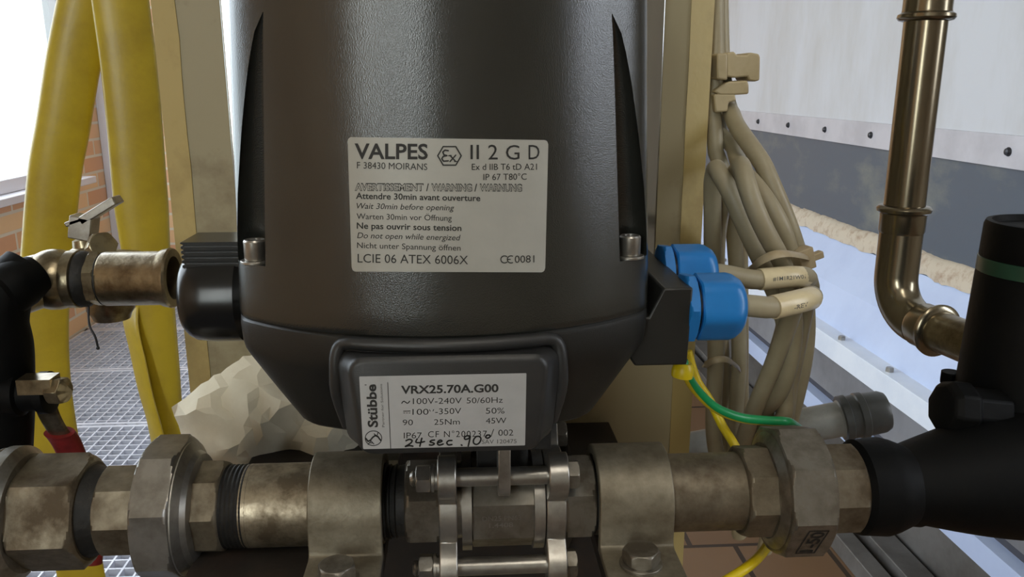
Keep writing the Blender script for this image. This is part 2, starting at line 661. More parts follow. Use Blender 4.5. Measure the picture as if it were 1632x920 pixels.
# floor gratings: real bars over a dark sump, one panel after the other
GX0, GX1 = -1590.0, 118.0
gy = [900, 1360, 1860, 2375, 2880, 3400, 3845]
wh = ['nearest the pipes', 'second from the pipes', 'third from the pipes', 'beyond the wide front ones', 'last but one before the brick wall', 'against the brick wall']
for k in range(len(gy) - 1):
    y0, y1 = gy[k] + 4, gy[k + 1] - 4
    b = NB()
    box(b, (GX0, y0, ZF - 30), (GX1, y0 + 14, ZF))
    box(b, (GX0, y1 - 14, ZF - 30), (GX1, y1, ZF))
    box(b, (GX0, y0, ZF - 30), (GX0 + 10, y1, ZF))
    box(b, (GX1 - 10, y0, ZF - 30), (GX1, y1, ZF))
    x = GX0 + 33
    while x < GX1 - 12:
        box(b, (x - 2.2, y0, ZF - 28), (x + 2.2, y1, ZF - 1))
        x += 33
    y = y0 + 33
    while y < y1 - 16:
        box(b, (GX0, y - 2.2, ZF - 24), (GX1, y + 2.2, ZF - 1.5))
        y += 33
    o = obj('floor_grating', b, M['grate'], raw=True)
    tag(o, 'galvanised bar floor grating panel, ' + wh[k], 'grating', 'floor grating panels')

# ------------------------------------------------------------------ long clad tank along the right side
TY0, TY1 = 850.0, 3845.0
sl = lambda X, s: -X * s * ct / (1.0)     # height of an edge seen at slope s at distance X


def strip_prof(pts):
    """closed profile [(X, Z)] swept along the tank"""
    bm = NB()
    return extr(bm, [(x, TY0, z) for x, z in pts], (0, TY1 - TY0, 0))


XT = 900.0
t = thing('clad_tank', (1200, 2300, ZF), 'long white clad tank with bluish dark band and pale sloping ledge', 'tank')
zs0, zs1 = sl(XT, 0.09), sl(XT, 0.152)
zb = sl(XT, 0.366)
b = strip_prof([(XT, zs0 - 10), (XT + 60, zs0 - 10), (XT + 60, ZC), (XT, ZC)])
obj('upper_cladding', b, M['tank_white'], t)
b = strip_prof([(XT - 4, zs1), (XT + 20, zs1), (XT + 20, zs0), (XT - 4, zs0)])
fs = obj('fixing_strip', b, M['strip'], t, bevel=1)
for k in range(0, 12):
    yy = 1300 * XT / (1632 - 732) - 234 + 234 * k * 0.985
    if yy > 3700:
        break
    b = NB()
    zz = (zs0 + zs1) / 2
    lathe(b, (XT - 4, yy, zz), (-1, 0, 0), [(-1, 7.5), (1.5, 7.5), (3, 6), (5, 5.5), (6.5, 3)], 20)
    obj('screw', b, M['screw_dark'], fs)
b = strip_prof([(XT + 6, zb - 10), (XT + 40, zb - 10), (XT + 40, zs1 + 5), (XT + 6, zs1 + 5)])
obj('dark_band', b, M['dark_band'], t)
# lumpy foam seam
X2 = 885.0
bm = NB()
rs = []
N = 260
for k in range(N + 1):
    y = TY0 + (TY1 - TY0) * k / N
    n1 = noise.noise((y * 0.012, 0, 3)) * 9 + noise.noise((y * 0.05, 0, 7)) * 7
    n2 = noise.noise((y * 0.02, 5, 3)) * 8 + noise.noise((y * 0.06, 3, 7)) * 5
    z0, z1 = sl(X2, 0.408), zb + 4
    rs.append([(XT + 30, y, z0 - 10), (X2 + 2 + n2 * .3, y, z0 - 6 + n2 * .6), (X2 + 3 + n1 * .4, y, z0 * .6 + z1 * .4), (XT - 2 + n1 * .3, y, z1 - 4 + n1 * .4), (XT + 8, y, z1 + n1 * .5), (XT + 30, y, z1 - 4)])
rings(bm, rs)
obj('sealing_foam', bm, M['foam'], t, sharp=60)
X3, X4, X5 = 835.0, 800.0, 770.0
b = strip_prof([(X2 + 6, sl(X2, .415)), (X3, sl(X3, .538)), (X4, sl(X4, .688)), (X4 + 60, sl(X4, .688)), (X2 + 60, sl(X2, .415))])
obj('sloping_ledge', b, M['ledge'], t, sharp=8)
z5, z5b = sl(X5, .69), sl(X5, .748)
b = strip_prof([(X5, z5b), (X5 + 5, z5b), (X5 + 5, z5 - 4), (X4 + 20, z5 - 4), (X4 + 20, z5 + 2), (X5, z5 + 2)])
af = obj('angle_flange', b, M['flange'], t, bevel=1)
for k in range(0, 12):
    yy = 990 + 195 * k
    b = NB()
    lathe(b, (X5 + 16, yy, z5 + 2), (0, 0, 1), [(-1, 8), (6, 8), (8, 6)], 6)
    obj('bolt', b, M['steel_clean'], af)
b = strip_prof([(X5 + 14, sl(X5, .86)), (X5 + 60, sl(X5, .86)), (X5 + 60, z5 - 6), (X5 + 14, z5 - 6)])
obj('lower_sheet', b, M['lower'], t)
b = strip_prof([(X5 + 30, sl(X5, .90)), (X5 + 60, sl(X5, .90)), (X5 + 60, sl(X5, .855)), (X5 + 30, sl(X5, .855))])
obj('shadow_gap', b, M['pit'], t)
b = strip_prof([(X5 + 4, sl(X5, .945)), (X5 + 60, sl(X5, .945)), (X5 + 60, sl(X5, .893)), (X5 + 4, sl(X5, .893))])
obj('bottom_rail', b, M['ledge'], t)
b = strip_prof([(X5 + 180, ZF + 8), (XR - 300, ZF + 8), (XR - 300, sl(X5, .9)), (X5 + 180, sl(X5, .9))])
obj('plinth', b, M['rail'], t)
# drainage channel rails on the floor under it
for nm_, xa, xb, h, mt, lb_ in (('floor_rail', 812, 852, 42, 'rail', 'low grey floor rail nearest the brown tiles under the tank'),
                                ('floor_rail', 878, 935, 46, 'rail', 'wider floor rail along the tank plinth behind the low grey rail')):
    b = extr(NB(), [(xa, TY0, ZF), (xb, TY0, ZF), (xb, TY0, ZF + h), (xa, TY0, ZF + h)], (0, TY1 - TY0, 0))
    o = obj(nm_, b, M[mt], bevel=2)
    tag(o, lb_, 'rail', 'floor rails by the tank')

# ------------------------------------------------------------------ cream painted H-beam column behind everything
YBD = 432.0
bx0 = P(234, 0, YBD).x
bx1 = P(1144, 0, YBD).x
t = thing('steel_column', ((bx0 + bx1) / 2, YBD, ZF), 'wide cream painted steel column with stains behind the black actuator', 'column')
e = 13.0
b = NB()
pr = [(bx0 + e, YBD), (bx1 - e, YBD), (bx1 - e, YBD + 16), (bx0 + e, YBD + 16)]
extr(b, [(x, y, ZF) for x, y in pr], (0, 0, ZC - ZF))
obj('front_flange', b, M['board'], t)
for s, xa in ((-1, bx0), (1, bx1)):
    b = NB()
    xi = xa - s * e
    rs = []
    for k in range(160):
        z = ZF + (ZC - ZF) * k / 159
        j = noise.noise((z * .03, s * 9, 0)) * .7 + noise.noise((z * .12, s * 4, 0)) * .9
        rs.append([(xi - s * 0.5 + j * .6, YBD - 0.6, z), (xa, YBD + 5, z), (xa, YBD + 16, z), (xi - s * .5, YBD + 16, z)])
    rings(b, rs)
    obj('flange_edge', b, M['board_edge'], t)
xm = (bx0 + bx1) / 2
b = NB()
box(b, (xm - 6, YBD + 16, ZF), (xm + 6, YBD + 250, ZC))
obj('web', b, M['board'], t)
b = NB()
box(b, (bx0, YBD + 250, ZF), (bx1, YBD + 266, ZC))
obj('rear_flange', b, M['board'], t)

# stainless mounting plate between column and actuator
YMP = 420.0
mp0 = P(357, 100, YMP).x
mp1 = P(1058, 100, YMP).x
b = NB()
pz0, pz1 = P(700, 440, YMP).z, 190.0
box(b, (mp0, YMP, pz0), (mp1, YMP + 10, pz1))
o = obj('mounting_plate', b, M['mount'], bevel=1)
tag(o, 'polished steel mounting plate between black actuator and cream column', 'plate')

# ------------------------------------------------------------------ electric actuator
XC = (P(377, 505, 280).x + P(1035, 503, 280).x) / 2
ZS = P(705, 541, 255).z          # seam height
R0 = 106.0


def yfront(x, z):
    R = R0
    return 255 + 0.035 * (z - ZS) + R - math.sqrt(max(R * R - x * x, 1.0))


def outline(z, s=1.0, fy=0.0, k=1.0, wide=1.0):
    """plan of the housing at height z, front arc first, as (x, y) about the middle"""
    half = []
    xa = 66.0 * s
    for i in range(17):
        x = xa * i / 16
        half.append((x, yfront(x, z) + fy))
    y0 = half[-1][1]
    xb = 73.5 * s
    yb = y0 + 8
    half += [(xa + (xb - xa) * .45, y0 + 2.6), (xa + (xb - xa) * .8, y0 + 5.2), (xb, yb)]
    xw = (73.5 + 11 * wide) * s
    half += [(xb + (xw - xb) * .5, yb + 22), (xw - .6, 334), (xw, 342), (xw, 364), (xw - 1.5, 376), (xw - 5, 387), (xw - 11, 392.5), (xw - 18, 394), (xw * .5, 394)]
    ring = [(x, y) for x, y in half] + [(0, 394)] + [(-x, y) for x, y in half[:0:-1]]
    c = Vector((0, 326))
    if k < 1:
        ring = [(x * k, c.y + (y - c.y) * k) for x, y in ring]
    return [(XC + x, y, z) for x, y in ring]


act = thing('electric_actuator', (XC, 325, ZS - 40), 'large black electric valve actuator with two printed labels and blue cable glands', 'actuator')
b = NB()
zz = [ZS + .25, ZS + 1.0, ZS + 3.0, ZS + 9, ZS + 25, ZS + 45, ZS + 65, ZS + 85, ZS + 105, ZS + 125]
rs = []
for i, z in enumerate(zz):
    u = (z - ZS) / 105.0
    s = 1.0 - 0.055 * u
    if i == 0:
        s -= .012
    elif i == 1:
        s -= .004
    rs.append(outline(z, s, fy=(0.9 if i == 0 else 0.3 if i == 1 else 0)))
for q in range(1, 9):
    a = q / 8 * math.pi / 2
    z = zz[-1] + 26 * math.sin(a)
    rs.append(outline(z, 1 - .055 * 1.2, k=0.55 + .45 * math.cos(a)))
rings(b, rs)
cov = obj('cover', b, M['cover'], act, sharp=28)
# corner slots for the cover screws
ZSC = P(405, 424, 276).z
for s in (-1, 1):
    c = NB()
    rs = []
    for k in range(15):
        u = k / 14
        z = ZSC + u * (P(418, 18, 272).z - ZSC)
        r = 8.8 * (1 - u) ** 0.6 + 0.15
        of_ = 4.2 * (1 - u) ** 0.8 - .05
        sc_ = 1.0 - 0.055 * (z - ZS) / 105.0
        xx = (58.4 + math.sqrt(max(r * r - of_ * of_, .01))) * sc_
        yy = yfront(xx, z) + of_
        rs.append([(XC + s * (xx + r * math.cos(q * 2 * math.pi / 28)), yy + r * 1.05 * math.sin(q * 2 * math.pi / 28), z) for q in range(28)])
    rings(c, rs)
    finish(c, 30)
    cut = obj('cutter', c, M['cover'], raw=True)
    md = cov.modifiers.new('slot', 'BOOLEAN')
    md.operation = 'DIFFERENCE'
    md.solver = 'EXACT'
    md.object = cut
    bpy.context.view_layer.update()
    dg = bpy.context.evaluated_depsgraph_get()
    nme = bpy.data.meshes.new_from_object(cov.evaluated_get(dg))
    cov.modifiers.remove(md)
    cov.data = nme
    bpy.data.objects.remove(cut)
bmx = bmesh.new()
bmx.from_mesh(cov.data)
for f in bmx.faces:
    f.smooth = True
for e_ in bmx.edges:
    e_.smooth = not (len(e_.link_faces) == 2 and e_.calc_face_angle(0) > math.radians(30))
bmx.to_mesh(cov.data)
bmx.free()
# cap screws in the slots
for s in (-1, 1):
    xx = 65.6
    yy = yfront(xx, ZSC) + 4.0
    c0 = (XC + s * xx, yy, ZSC)
    b = NB()
    lathe(b, c0, (0, 0, 1), [(-.5, 2.4), (0.9, 2.4), (0.9, 3.6), (1.4, 3.8), (7.4, 3.8), (8.0, 3.4), (8.0, 2.1), (4.5, 1.9)], 32)
    sw = obj('cap_screw', b, M['steel_clean'], act)
    b = NB()
    lathe(b, c0, (0, 0, 1), [(-.2, 5.2), (0.8, 5.2)], 32)
    obj('washer', b, M['steel_clean'], sw, bevel=.2)

# lower housing: straight below the seam, then slanting in to a flat underside
b = NB()
ZB1 = P(385, 558, 283).z
ZB2 = P(475, 664, 290).z


def lower(z, s, fy, back=394, wide=1.0):
    r = outline(ZS, s, fy, wide=wide)
    return [(x, min(y, back), z) for x, y, _ in r]


rs = [lower(ZS + .25, .985, 1.2), lower(ZS - .6, .995, .2), lower(ZS - 2, 1.0, 0), lower(ZB1 + 3, .995, .4), lower(ZB1, .985, .8), lower(ZB1 - 2.5, .965, 1.6)]
for k in range(1, 7):
    u = k / 6
    rs.append(lower(ZB1 - 2.5 + (ZB2 + 1.5 - ZB1 + 2.5) * u, .965 - .225 * u, 1.6 + 11 * u, back=394 - 20 * u))
rs.append(lower(ZB2, .715, 15, back=372))
rings(b, rs)
obj('lower_housing', b, M['base'], act, sharp=24)

# nameplate boss under the seam: curved lip, hollow, flat front
YPL = 249.0


def bossring(w_t, w_b, zt, zb_, y, r=5.0, n=7):
    pts = []
    cs = [(w_t, zt, 0), (-w_t, zt, 90), (-w_b, zb_, 180), (w_b, zb_, 270)]
    for w_, z_, a0 in cs:
        sx_ = 1 if w_ > 0 else -1
        sz_ = 1 if a0 < 180 else -1
        cx_, cz_ = w_ - sx_ * r, z_ - sz_ * r
        for k in range(n):
            a = math.radians(a0 + 90 * k / (n - 1))
            pts.append((cx_ + r * math.cos(a), cz_ + r * math.sin(a)))
    yy = y if callable(y) else (lambda x, z: y)
    return [(XBX + x, yy(x, z), z) for x, z in pts]


XBX = (P(557, 640, YPL).x + P(873, 640, YPL).x) / 2
zt = P(705, 571, YPL).z
zbm = P(715, 724, YPL).z
wt = (P(874, 600, YPL).x - P(556, 600, YPL).x) / 2
wb = (P(858, 715, YPL).x - P(572, 715, YPL).x) / 2
b = NB()
rs = [bossring(wt + 8, wb + 10, zt + 3.0, zbm - 0, 292, 6),
      bossring(wt + 6.4, wb + 7.5, zt + 1.0, zbm - .2, 268, 6),
      bossring(wt + 5.2, wb + 5.5, zt - .5, zbm, YPL + 10, 5.5),
      bossring(wt + 2.2, wb + 2.6, zt - .3, zbm, YPL + 5.5, 5.5),
      bossring(wt + .6, wb + .9, zt + .3, zbm + .1, YPL + 1.6, 5),
      bossring(wt - .3, wb - .2, zt - .5, zbm + .6, YPL + .4, 4.6),
      bossring(wt - 1.3, wb - 1.2, zt - 1.5, zbm + 1.6, YPL, 4)]
rings(b, rs)
boss = obj('nameplate_boss', b, M['plate_box'], act, sharp=40)
# raised lip that follows the housing front above the boss
b = NB()
path = []
wl = wt + 4.5
ztop = P(710, 561, 252).z
for k in range(33):
    x = -wl + 2 * wl * k / 32
    path.append((XBX + x, yfront(XBX + x - XC, ZS) - .2, ztop + 1.2))
path = path[2:-2]
sd = [(wb + 5.6, YPL + 15, zbm + 5), (wl + 1.3, YPL + 12.5, zt - 16), (wl + 1.2, YPL + 11.5, zt - 7), (wl + .6, YPL + 11.8, ztop - 2.4), (wl - 1.2, YPL + 11.9, ztop + .4)]
pl = [(XBX - x, y, z) for x, y, z in sd] + path + [(XBX + x, y, z) for x, y, z in sd[::-1]]
tube(b, catmull(pl, 3), 2.3, 16, 2.3)
obj('boss_lip', b, M['plate_box'], act, sharp=50)

# ---- printed labels
S1 = 350.0 / 1288.0


def surf1(cx, cy, off=0.34):
    px, py = 540 + cx * S1, 200 + cy * S1
    Y = 256.0
    for _ in range(4):
        q = P(px, py, Y)
        Y = yfront(q.x - XC, q.z) - off
    return P(px, py, Y)


S2 = 290.0 / 1632.0


def surf2(cx, cy, off=0.30):
    return P(560 + cx * S2, 590 + cy * S2, YPL - off)


def sheet(name, surf, corners, r, m, parent, n=26):
    """label sheet: rounded quadrilateral [TL, TR, BR, BL] on a surface, with a thin edge"""
    TL, TR, BR, BL = [Vector(c) for c in corners]
    bm = NB()

    def at(u, v):
        a = TL.lerp(TR, u)
        c = BL.lerp(BR, u)
        return a.lerp(c, v)
    w_ = (TR - TL).length
    h_ = (BL - TL).length
    us = sorted(set([i / n for i in range(n + 1)] + [k * r / w_ / 5 for k in range(6)] + [1 - k * r / w_ / 5 for k in range(6)]))
    top, bot, tb, bb = [], [], [], []
    for u in us:
        du = min(u, 1 - u) * w_
        ins = r - math.sqrt(max(r * r - (r - du) ** 2, 0)) if du < r else 0
        p, q = at(u, ins / h_), at(u, 1 - ins / h_)
        top.append(bm.verts.new(surf(p.x, p.y, .22)))
        bot.append(bm.verts.new(surf(q.x, q.y, .22)))
        tb.append(bm.verts.new(surf(p.x, p.y, -.2)))
        bb.append(bm.verts.new(surf(q.x, q.y, -.2)))
    for i in range(len(us) - 1):
        bm.faces.new((top[i], top[i + 1], bot[i + 1], bot[i]))
        bm.faces.new((top[i + 1], top[i], tb[i], tb[i + 1]))
        bm.faces.new((bot[i], bot[i + 1], bb[i + 1], bb[i]))
    bm.faces.new((top[0], bot[0], bb[0], tb[0]))
    bm.faces.new((bot[-1], top[-1], tb[-1], bb[-1]))
    return obj(name, bm, m, parent, raw=True)


lab1 = sheet('warning_label', surf1, [(51, 68), (1229, 86), (1210, 862), (76, 858)], 26, M['label'], act)
lab1['label'] = 'silver grey upper label with bold black printing'
k1 = NB()
wr = lambda *a, **k: write(k1, surf1, *a, **k)
wr('VALPES', 92, 522, 194, 197, 86, bold=.022)
wr('F 38430 MOIRANS', 106, 519, 252, 262, 38)
wr('II', 772, 822, 198, 198, 84)
wr('2', 876, 932, 200, 200, 86)
wr('G', 980, 1060, 200, 200, 84)
wr('D', 1113, 1177, 199, 198, 84)
wr('Ex d IIB T6 tD A21', 780, 1162, 261, 260, 36)
wr('IP 67 T80°C', 848, 1102, 321, 318, 36)
wr('/', 512, 528, 384, 384, 42, bold=.02)
wr('/', 795, 811, 386, 386, 42, bold=.02)
wr('Attendre 30min avant ouverture', 100, 830, 430, 444, 35, bold=.016)
wr('Wait 30min before opening', 104, 677, 488, 499, 33, shear=.22)
wr('Warten 30min vor Öffnung', 104, 662, 549, 560, 33)
wr('Ne pas ouvrir sous tension', 105, 719, 605, 619, 35, bold=.016)
wr('Do not open while energized', 107, 714, 661, 675, 33, shear=.22)
wr('Nicht unter Spannung öffnen', 107, 714, 719, 735, 33)
wr('LCIE 06 ATEX 6006X', 110, 758, 804, 815, 50)
wr('0081', 1032, 1147, 806, 804, 42)
# hexagon mark
stroke(k1, surf1, [(580, 178), (612, 124), (686, 124), (718, 178), (686, 233), (612, 233)], 8, closed=True)
stroke(k1, surf1, [(642, 148), (622, 145), (610, 156), (616, 172), (634, 177), (612, 182), (604, 196), (614, 210), (642, 208)], 9)
stroke(k1, surf1, [(652, 176), (686, 212)], 8)
stroke(k1, surf1, [(686, 174), (652, 212)], 8)
stroke(k1, surf1, [(644, 178), (660, 176)], 6)
stroke(k1, surf1, [(678, 212), (692, 211)], 6)
# conformity letters made of arcs
stroke(k1, surf1, [(972 + 22 * math.cos(a), 786 + 21 * math.sin(a)) for a in [math.radians(50 + 26 * q) for q in range(11)]], 6)
stroke(k1, surf1, [(1010 + 22 * math.cos(a), 786 + 21 * math.sin(a)) for a in [math.radians(65 + 23 * q) for q in range(11)]], 6)
stroke(k1, surf1, [(990, 786), (1006, 786)], 6)
obj('lettering', k1, M['ink'], lab1, raw=True)
k1 = NB()
for s_, a_, b_, y_ in (('AVERTISSEMENT', 93, 497, 382), ('WARNING', 542, 782, 384), ('WARNUNG', 826, 1075, 385)):
    write(k1, lambda x, y: surf1(x, y, .34), s_, a_, b_, y_ - 1, y_ + 1, 40, bold=.05)
    write(k1, lambda x, y: surf1(x, y, .42), s_, a_ + 4, b_ - 4, y_ - 2, y_, 36, bold=.0, mi=1)
ol = obj('outlined_lettering', k1, [M['ink'], M['label']], lab1, raw=True)

lab2 = sheet('nameplate_label', surf2, [(70, 58), (1570, 28), (1558, 676), (105, 710)], 8, M['label_white'], act)
lab2['label'] = 'white lower label with rating data and pen writing'
k2 = NB()
wr = lambda *a, **k: write(k2, surf2, *a, **k)
wr('VRX25.70A.G00', 445, 1320, 212, 196, 68, bold=.026)
wr('100V-240V', 552, 990, 306, 300, 52, bold=-.004)
wr('50/60Hz', 1034, 1358, 299, 293, 50, bold=-.004)
wr('100', 548, 692, 402, 400, 52, bold=-.004)
stroke(k2, surf2, [(700, 356), (708, 370)], 6)
stroke(k2, surf2, [(738, 354), (732, 368)], 6)
wr('-350V', 752, 985, 398, 392, 52, bold=-.004)
wr('50%', 1206, 1374, 392, 390, 52, bold=-.004)
wr('90', 460, 552, 496, 495, 50, bold=-.004)
wr('25Nm', 742, 972, 492, 488, 50, bold=-.004)
wr('45W', 1206, 1390, 481, 477, 50, bold=-.004)
wr('IP67', 470, 632, 614, 612, 52, bold=-.004)
wr('CF N°200237', 688, 1216, 604, 598, 54, bold=-.004, spacing=1.15)
wr('/', 1248, 1280, 600, 590, 60, bold=-.004)
wr('002', 1318, 1452, 590, 588, 54, bold=-.004)
stroke(k2, surf2, [(452, 298), (462, 284), (474, 280), (488, 290), (500, 298), (512, 294), (522, 280)], 9)
stroke(k2, surf2, [(468, 370), (528, 368)], 7)
for a_ in (468, 492, 516):
    stroke(k2, surf2, [(a_, 386), (a_ + 12, 386)], 5)
stroke(k2, surf2, [(326, 112), (353, 706)], 6)
# upright trade lettering and round emblem
write(k2, surf2, 'Stübbe', 236, 218, 514, 128, 84, bold=.03, rot=True)
stroke(k2, surf2, [(198 + 74 * math.cos(a), 612 + 66 * math.sin(a)) for a in [q * math.pi / 18 for q in range(36)]], 7, closed=True)
stroke(k2, surf2, [(128, 612), (150, 640), (172, 628), (190, 606), (212, 588), (236, 596), (262, 630)], 14)
stroke(k2, surf2, [(150, 668), (176, 636), (202, 664)], 8)
stroke(k2, surf2, [(160, 654), (192, 654)], 7)
stroke(k2, surf2, [(204, 572), (228, 592), (240, 560)], 8)
stroke(k2, surf2, [(122, 134), (134, 134)], 7)
obj('lettering', k2, M['ink'], lab2, raw=True)
k2 = NB()
write(k2, surf2, 'Partner for Solutions', 298, 276, 512, 126, 22, rot=True)
obj('faded_side_lettering', k2, M['ink_grey'], lab2, raw=True)
k2 = NB()
write(k2, surf2, 'SAV 120475', 1170, 1482, 662, 656, 36)
obj('faded_lettering', k2, M['ink_grey'], lab2, raw=True)
k2 = NB()
for st_ in ([(490, 634), (520, 622), (544, 632), (536, 652), (508, 672), (484, 686), (520, 678), (552, 684)],
            [(590, 618), (578, 646), (606, 652), (656, 642)], [(632, 612), (622, 650), (614, 684)],
            [(746, 628), (718, 632), (706, 644), (730, 652), (744, 662), (724, 674), (700, 672)],
            [(772, 654), (812, 640), (800, 628), (778, 640), (772, 662), (790, 674), (824, 664)],
            [(902, 632), (872, 634), (856, 652), (870, 672), (902, 668)],
            [(986, 672), (992, 676)],
            [(1062, 592), (1036, 590), (1014, 606), (1022, 622), (1052, 614), (1066, 594), (1058, 640), (1048, 682)],
            [(1120, 596), (1098, 622), (1096, 654), (1122, 668), (1150, 650), (1162, 616), (1146, 596), (1120, 596)],
            [(1212, 588), (1204, 602), (1222, 612), (1242, 600), (1240, 584), (1216, 584)]):
    stroke(k2, lambda x, y: surf2(x, y, .38), [(p.x, p.y) for p in catmull([(x, y, 0) for x, y in st_], 4)], 14)
obj('handwriting', k2, M['ink'], lab2, raw=True)

# ---- manual knob on one side, axis across
kc = Vector(((P(330, 474, 318).x), 322, P(330, 474, 318).z))
kx0 = P(287, 474, 315).x
kx1 = P(376, 500, 300).x
b = NB()
rad = 18.6
L = kx1 - kx0
lathe(b, (kx1 + 2, 322, kc.z), (-1, 0, 0), [(-14, rad * .8), (0, rad * .86), (4, rad), (L * .62, rad), (L - 3.5, rad * .97), (L - 1, rad * .90), (L + .8, rad * .80), (L + 1.8, rad * .6)], 56)
kn = obj('manual_knob', b, M['black_plastic'], act, sharp=30)
b = NB()
g0, g1 = P(297, 390, 318).x, P(356, 390, 318).x
zt_ = P(325, 381, 318).z
pts = []
for k in range(41):
    u = k / 40
    z = kc.z + 11 + (zt_ - kc.z - 11) * u
    pts.append((g0 + (1.0 if (k % 6) in (0, 1) else 0) * .9, z))
poly = [(x, 322 - 11, z) for x, z in pts] + [(g1 + 8, 322 - 11, zt_), (g1 + 8, 322 - 11, kc.z + 11)]
extr(b, poly, (0, 22, 0))
# grooves on the front of the grip
for k in range(4):
    z = zt_ - 2.2 - k * 2.2
    box(b, (g0 + 1.5, 322 - 11.8, z - .9), (g1 + 8, 322 - 10.5, z + .5))
obj('grip_rib', b, M['black_plastic'], kn, sharp=20, bevel=.4)

# ---- cable entry block
xk = P(1105, 462, 292).x
zk = P(1100, 459, 292).z
zkb = P(1060, 583, 292).z
pa = P(1034, 506, 292)
pb = P(1058, 459, 292)
b = NB()
poly = [(pa.x - 12, 292, pa.z), (pa.x, 292, pa.z), (pb.x, 292, zk), (xk, 292, zk), (xk - .8, 292, zkb), (P(1012, 583, 292).x, 292, zkb), (pa.x - 12, 292, pa.z - 8)]
extr(b, poly, (0, 76, 0))
blk = obj('terminal_block', b, M['base'], act, bevel=.8)

# blue cable glands
GL = []
for (cy_, cz_, gname) in ((304.0, P(1150, 488, 304).z, 'front'), (341.0, P(1115, 437, 341).z, 'rear')):
    c0 = Vector((xk, cy_, cz_))
    b = NB()
    nut(b, c0, (1, 0, 0), -1.0, 3.4, 12.6, 6, 8, 1.0)
    g = obj('cable_gland', b, M['blue'], act, sharp=25)
    b = NB()
    lathe(b, c0, (1, 0, 0), [(3.2, 10.6), (5.2, 10.6)], 36)
    obj('gland_seal', b, M['black_plastic'], g)
    b = NB()
    n = 48
    prof = [(4.6, 12.2, .5), (5.2, 12.9, 1), (17.0, 12.9, 1), (19.4, 12.4, .6), (21.4, 11.0, .2), (22.6, 9.2, 0), (23.2, 7.0, 0), (23.0, 5.0, 0), (20, 4.8, 0)]
    rs = []
    d_, a_, b__ = frame((1, 0, 0))
    for t_, r_, hx in prof:
        ring = []
        for k in range(n):
            th = k * 2 * math.pi / n
            q = (th + math.radians(8)) % (math.pi / 3)
            hexr = math.cos(math.pi / 6) / math.cos(q - math.pi / 6) * 1.09
            ring.append(c0 + d_ * t_ + (a_ * math.cos(th) + b__ * math.sin(th)) * r_ * (hx * min(hexr, 1.04) + (1 - hx)))
        rs.append(ring)
    rings(b, rs)
    obj('dome_nut', b, M['blue'], g, sharp=26)
    GL.append(c0)

# ------------------------------------------------------------------ main pipe line
Y0 = 317.0
ZA = P(816, 793, Y0).z


def XA(px, r=0.0, py=800):
    return P(px, py, Y0 - r * 0.9).x


AX = Vector((1, 0, 0))


def on_axis(x):
    return Vector((x, Y0, ZA))


def base_of(x, r):
    return (x, Y0, ZA - r)


# ball valve
v0 = XA(643, 18)
v1 = XA(953, 18)
xm1, xm2 = XA(699, 20), XA(728, 20)
xm3, xm4 = XA(871, 20), XA(902, 20)
val = thing('ball_valve', base_of((v0 + v1) / 2, 28), 'three piece stainless ball valve with long tie bolts below the black actuator', 'valve')
b = NB()
O = on_axis(0)
nut(b, O, AX, v0, xm1 + 1, 16.6, 6, 27, 2.2)
obj('hex_end', b, M['steel'], val, sharp=25)
b = NB()
nut(b, O, AX, xm4 - 1, v1, 16.6, 6, 27, 2.2)
obj('hex_end', b, M['steel'], val, sharp=25)
RZ, RY = 20.0, 19.5


def plate_ring(x):
    """four-lobed end plate outline"""
    pts = []
    n = 120
    for k in range(n):
        th = 2 * math.pi * k / n
        best = 21.4
        for sy in (-1, 1):
            for sz in (-1, 1):
                cy_, cz_ = sy * RY, sz * RZ
                r = 9.0
                # ray / circle
                dx, dz = math.cos(th), math.sin(th)
                pr_ = cy_ * dx + cz_ * dz
                dd = cy_ * cy_ + cz_ * cz_ - pr_ * pr_
                if pr_ > 0 and dd < r * r:
                    best = max(best, pr_ + math.sqrt(r * r - dd))
        pts.append((x, Y0 + best * math.cos(th), ZA + best * math.sin(th)))
    return pts


for xa, xb in ((xm1, xm2), (xm3, xm4)):
    b = NB()
    rings(b, [plate_ring(xa), plate_ring(xb)])
    obj('end_plate', b, M['steel_clean'], val, sharp=30, bevel=.5)
cb0, cb1 = XA(736, 17), XA(868, 17)
b = NB()
lathe(b, O, AX, [(xm2 - 1, 16), (cb0, 16), (cb0, 21), (cb0 + 4.0, 21), (cb0 + 4.0, 15), (cb0 + 5, 15)], 64)
obj('seat_ring', b, M['steel_clean'], val, sharp=30)
b = NB()
lathe(b, O, AX, [(cb1 - 5, 15), (cb1 - 4.4, 15), (cb1 - 4.4, 21), (cb1, 21), (cb1, 16), (xm3 + 1, 16)], 64)
obj('seat_ring', b, M['steel_clean'], val, sharp=30)
b = NB()
nut(b, O, AX, cb0 + 4, cb1 - 4, 18.6, 8, 42, .6)
bod = obj('body', b, M['steel'], val, sharp=20)
# raised casting marks on the lower face
fa = math.radians(-1.5)


def face_xz(cx, cy):
    px, py = 690 + cx * 220 / 1012, 720 + cy * 220 / 1012
    d = ray(px, py)
    # plane of the casting face (normal tilted slightly down towards the lens)
    nrm = Vector((0, -math.cos(math.radians(-3)), math.sin(math.radians(-3))))
    p0 = Vector((0, Y0, ZA)) + nrm * 18.85
    return d * (p0.dot(nrm) / d.dot(nrm))


k3 = NB()
write(k3, face_xz, 'DN25 PN63', 362, 648, 512, 500, 34, bold=.012)
write(k3, face_xz, '1.4408', 412, 588, 560, 552, 32, bold=.012)
obj('cast_lettering', k3, M['steel_clean'], bod, raw=True)
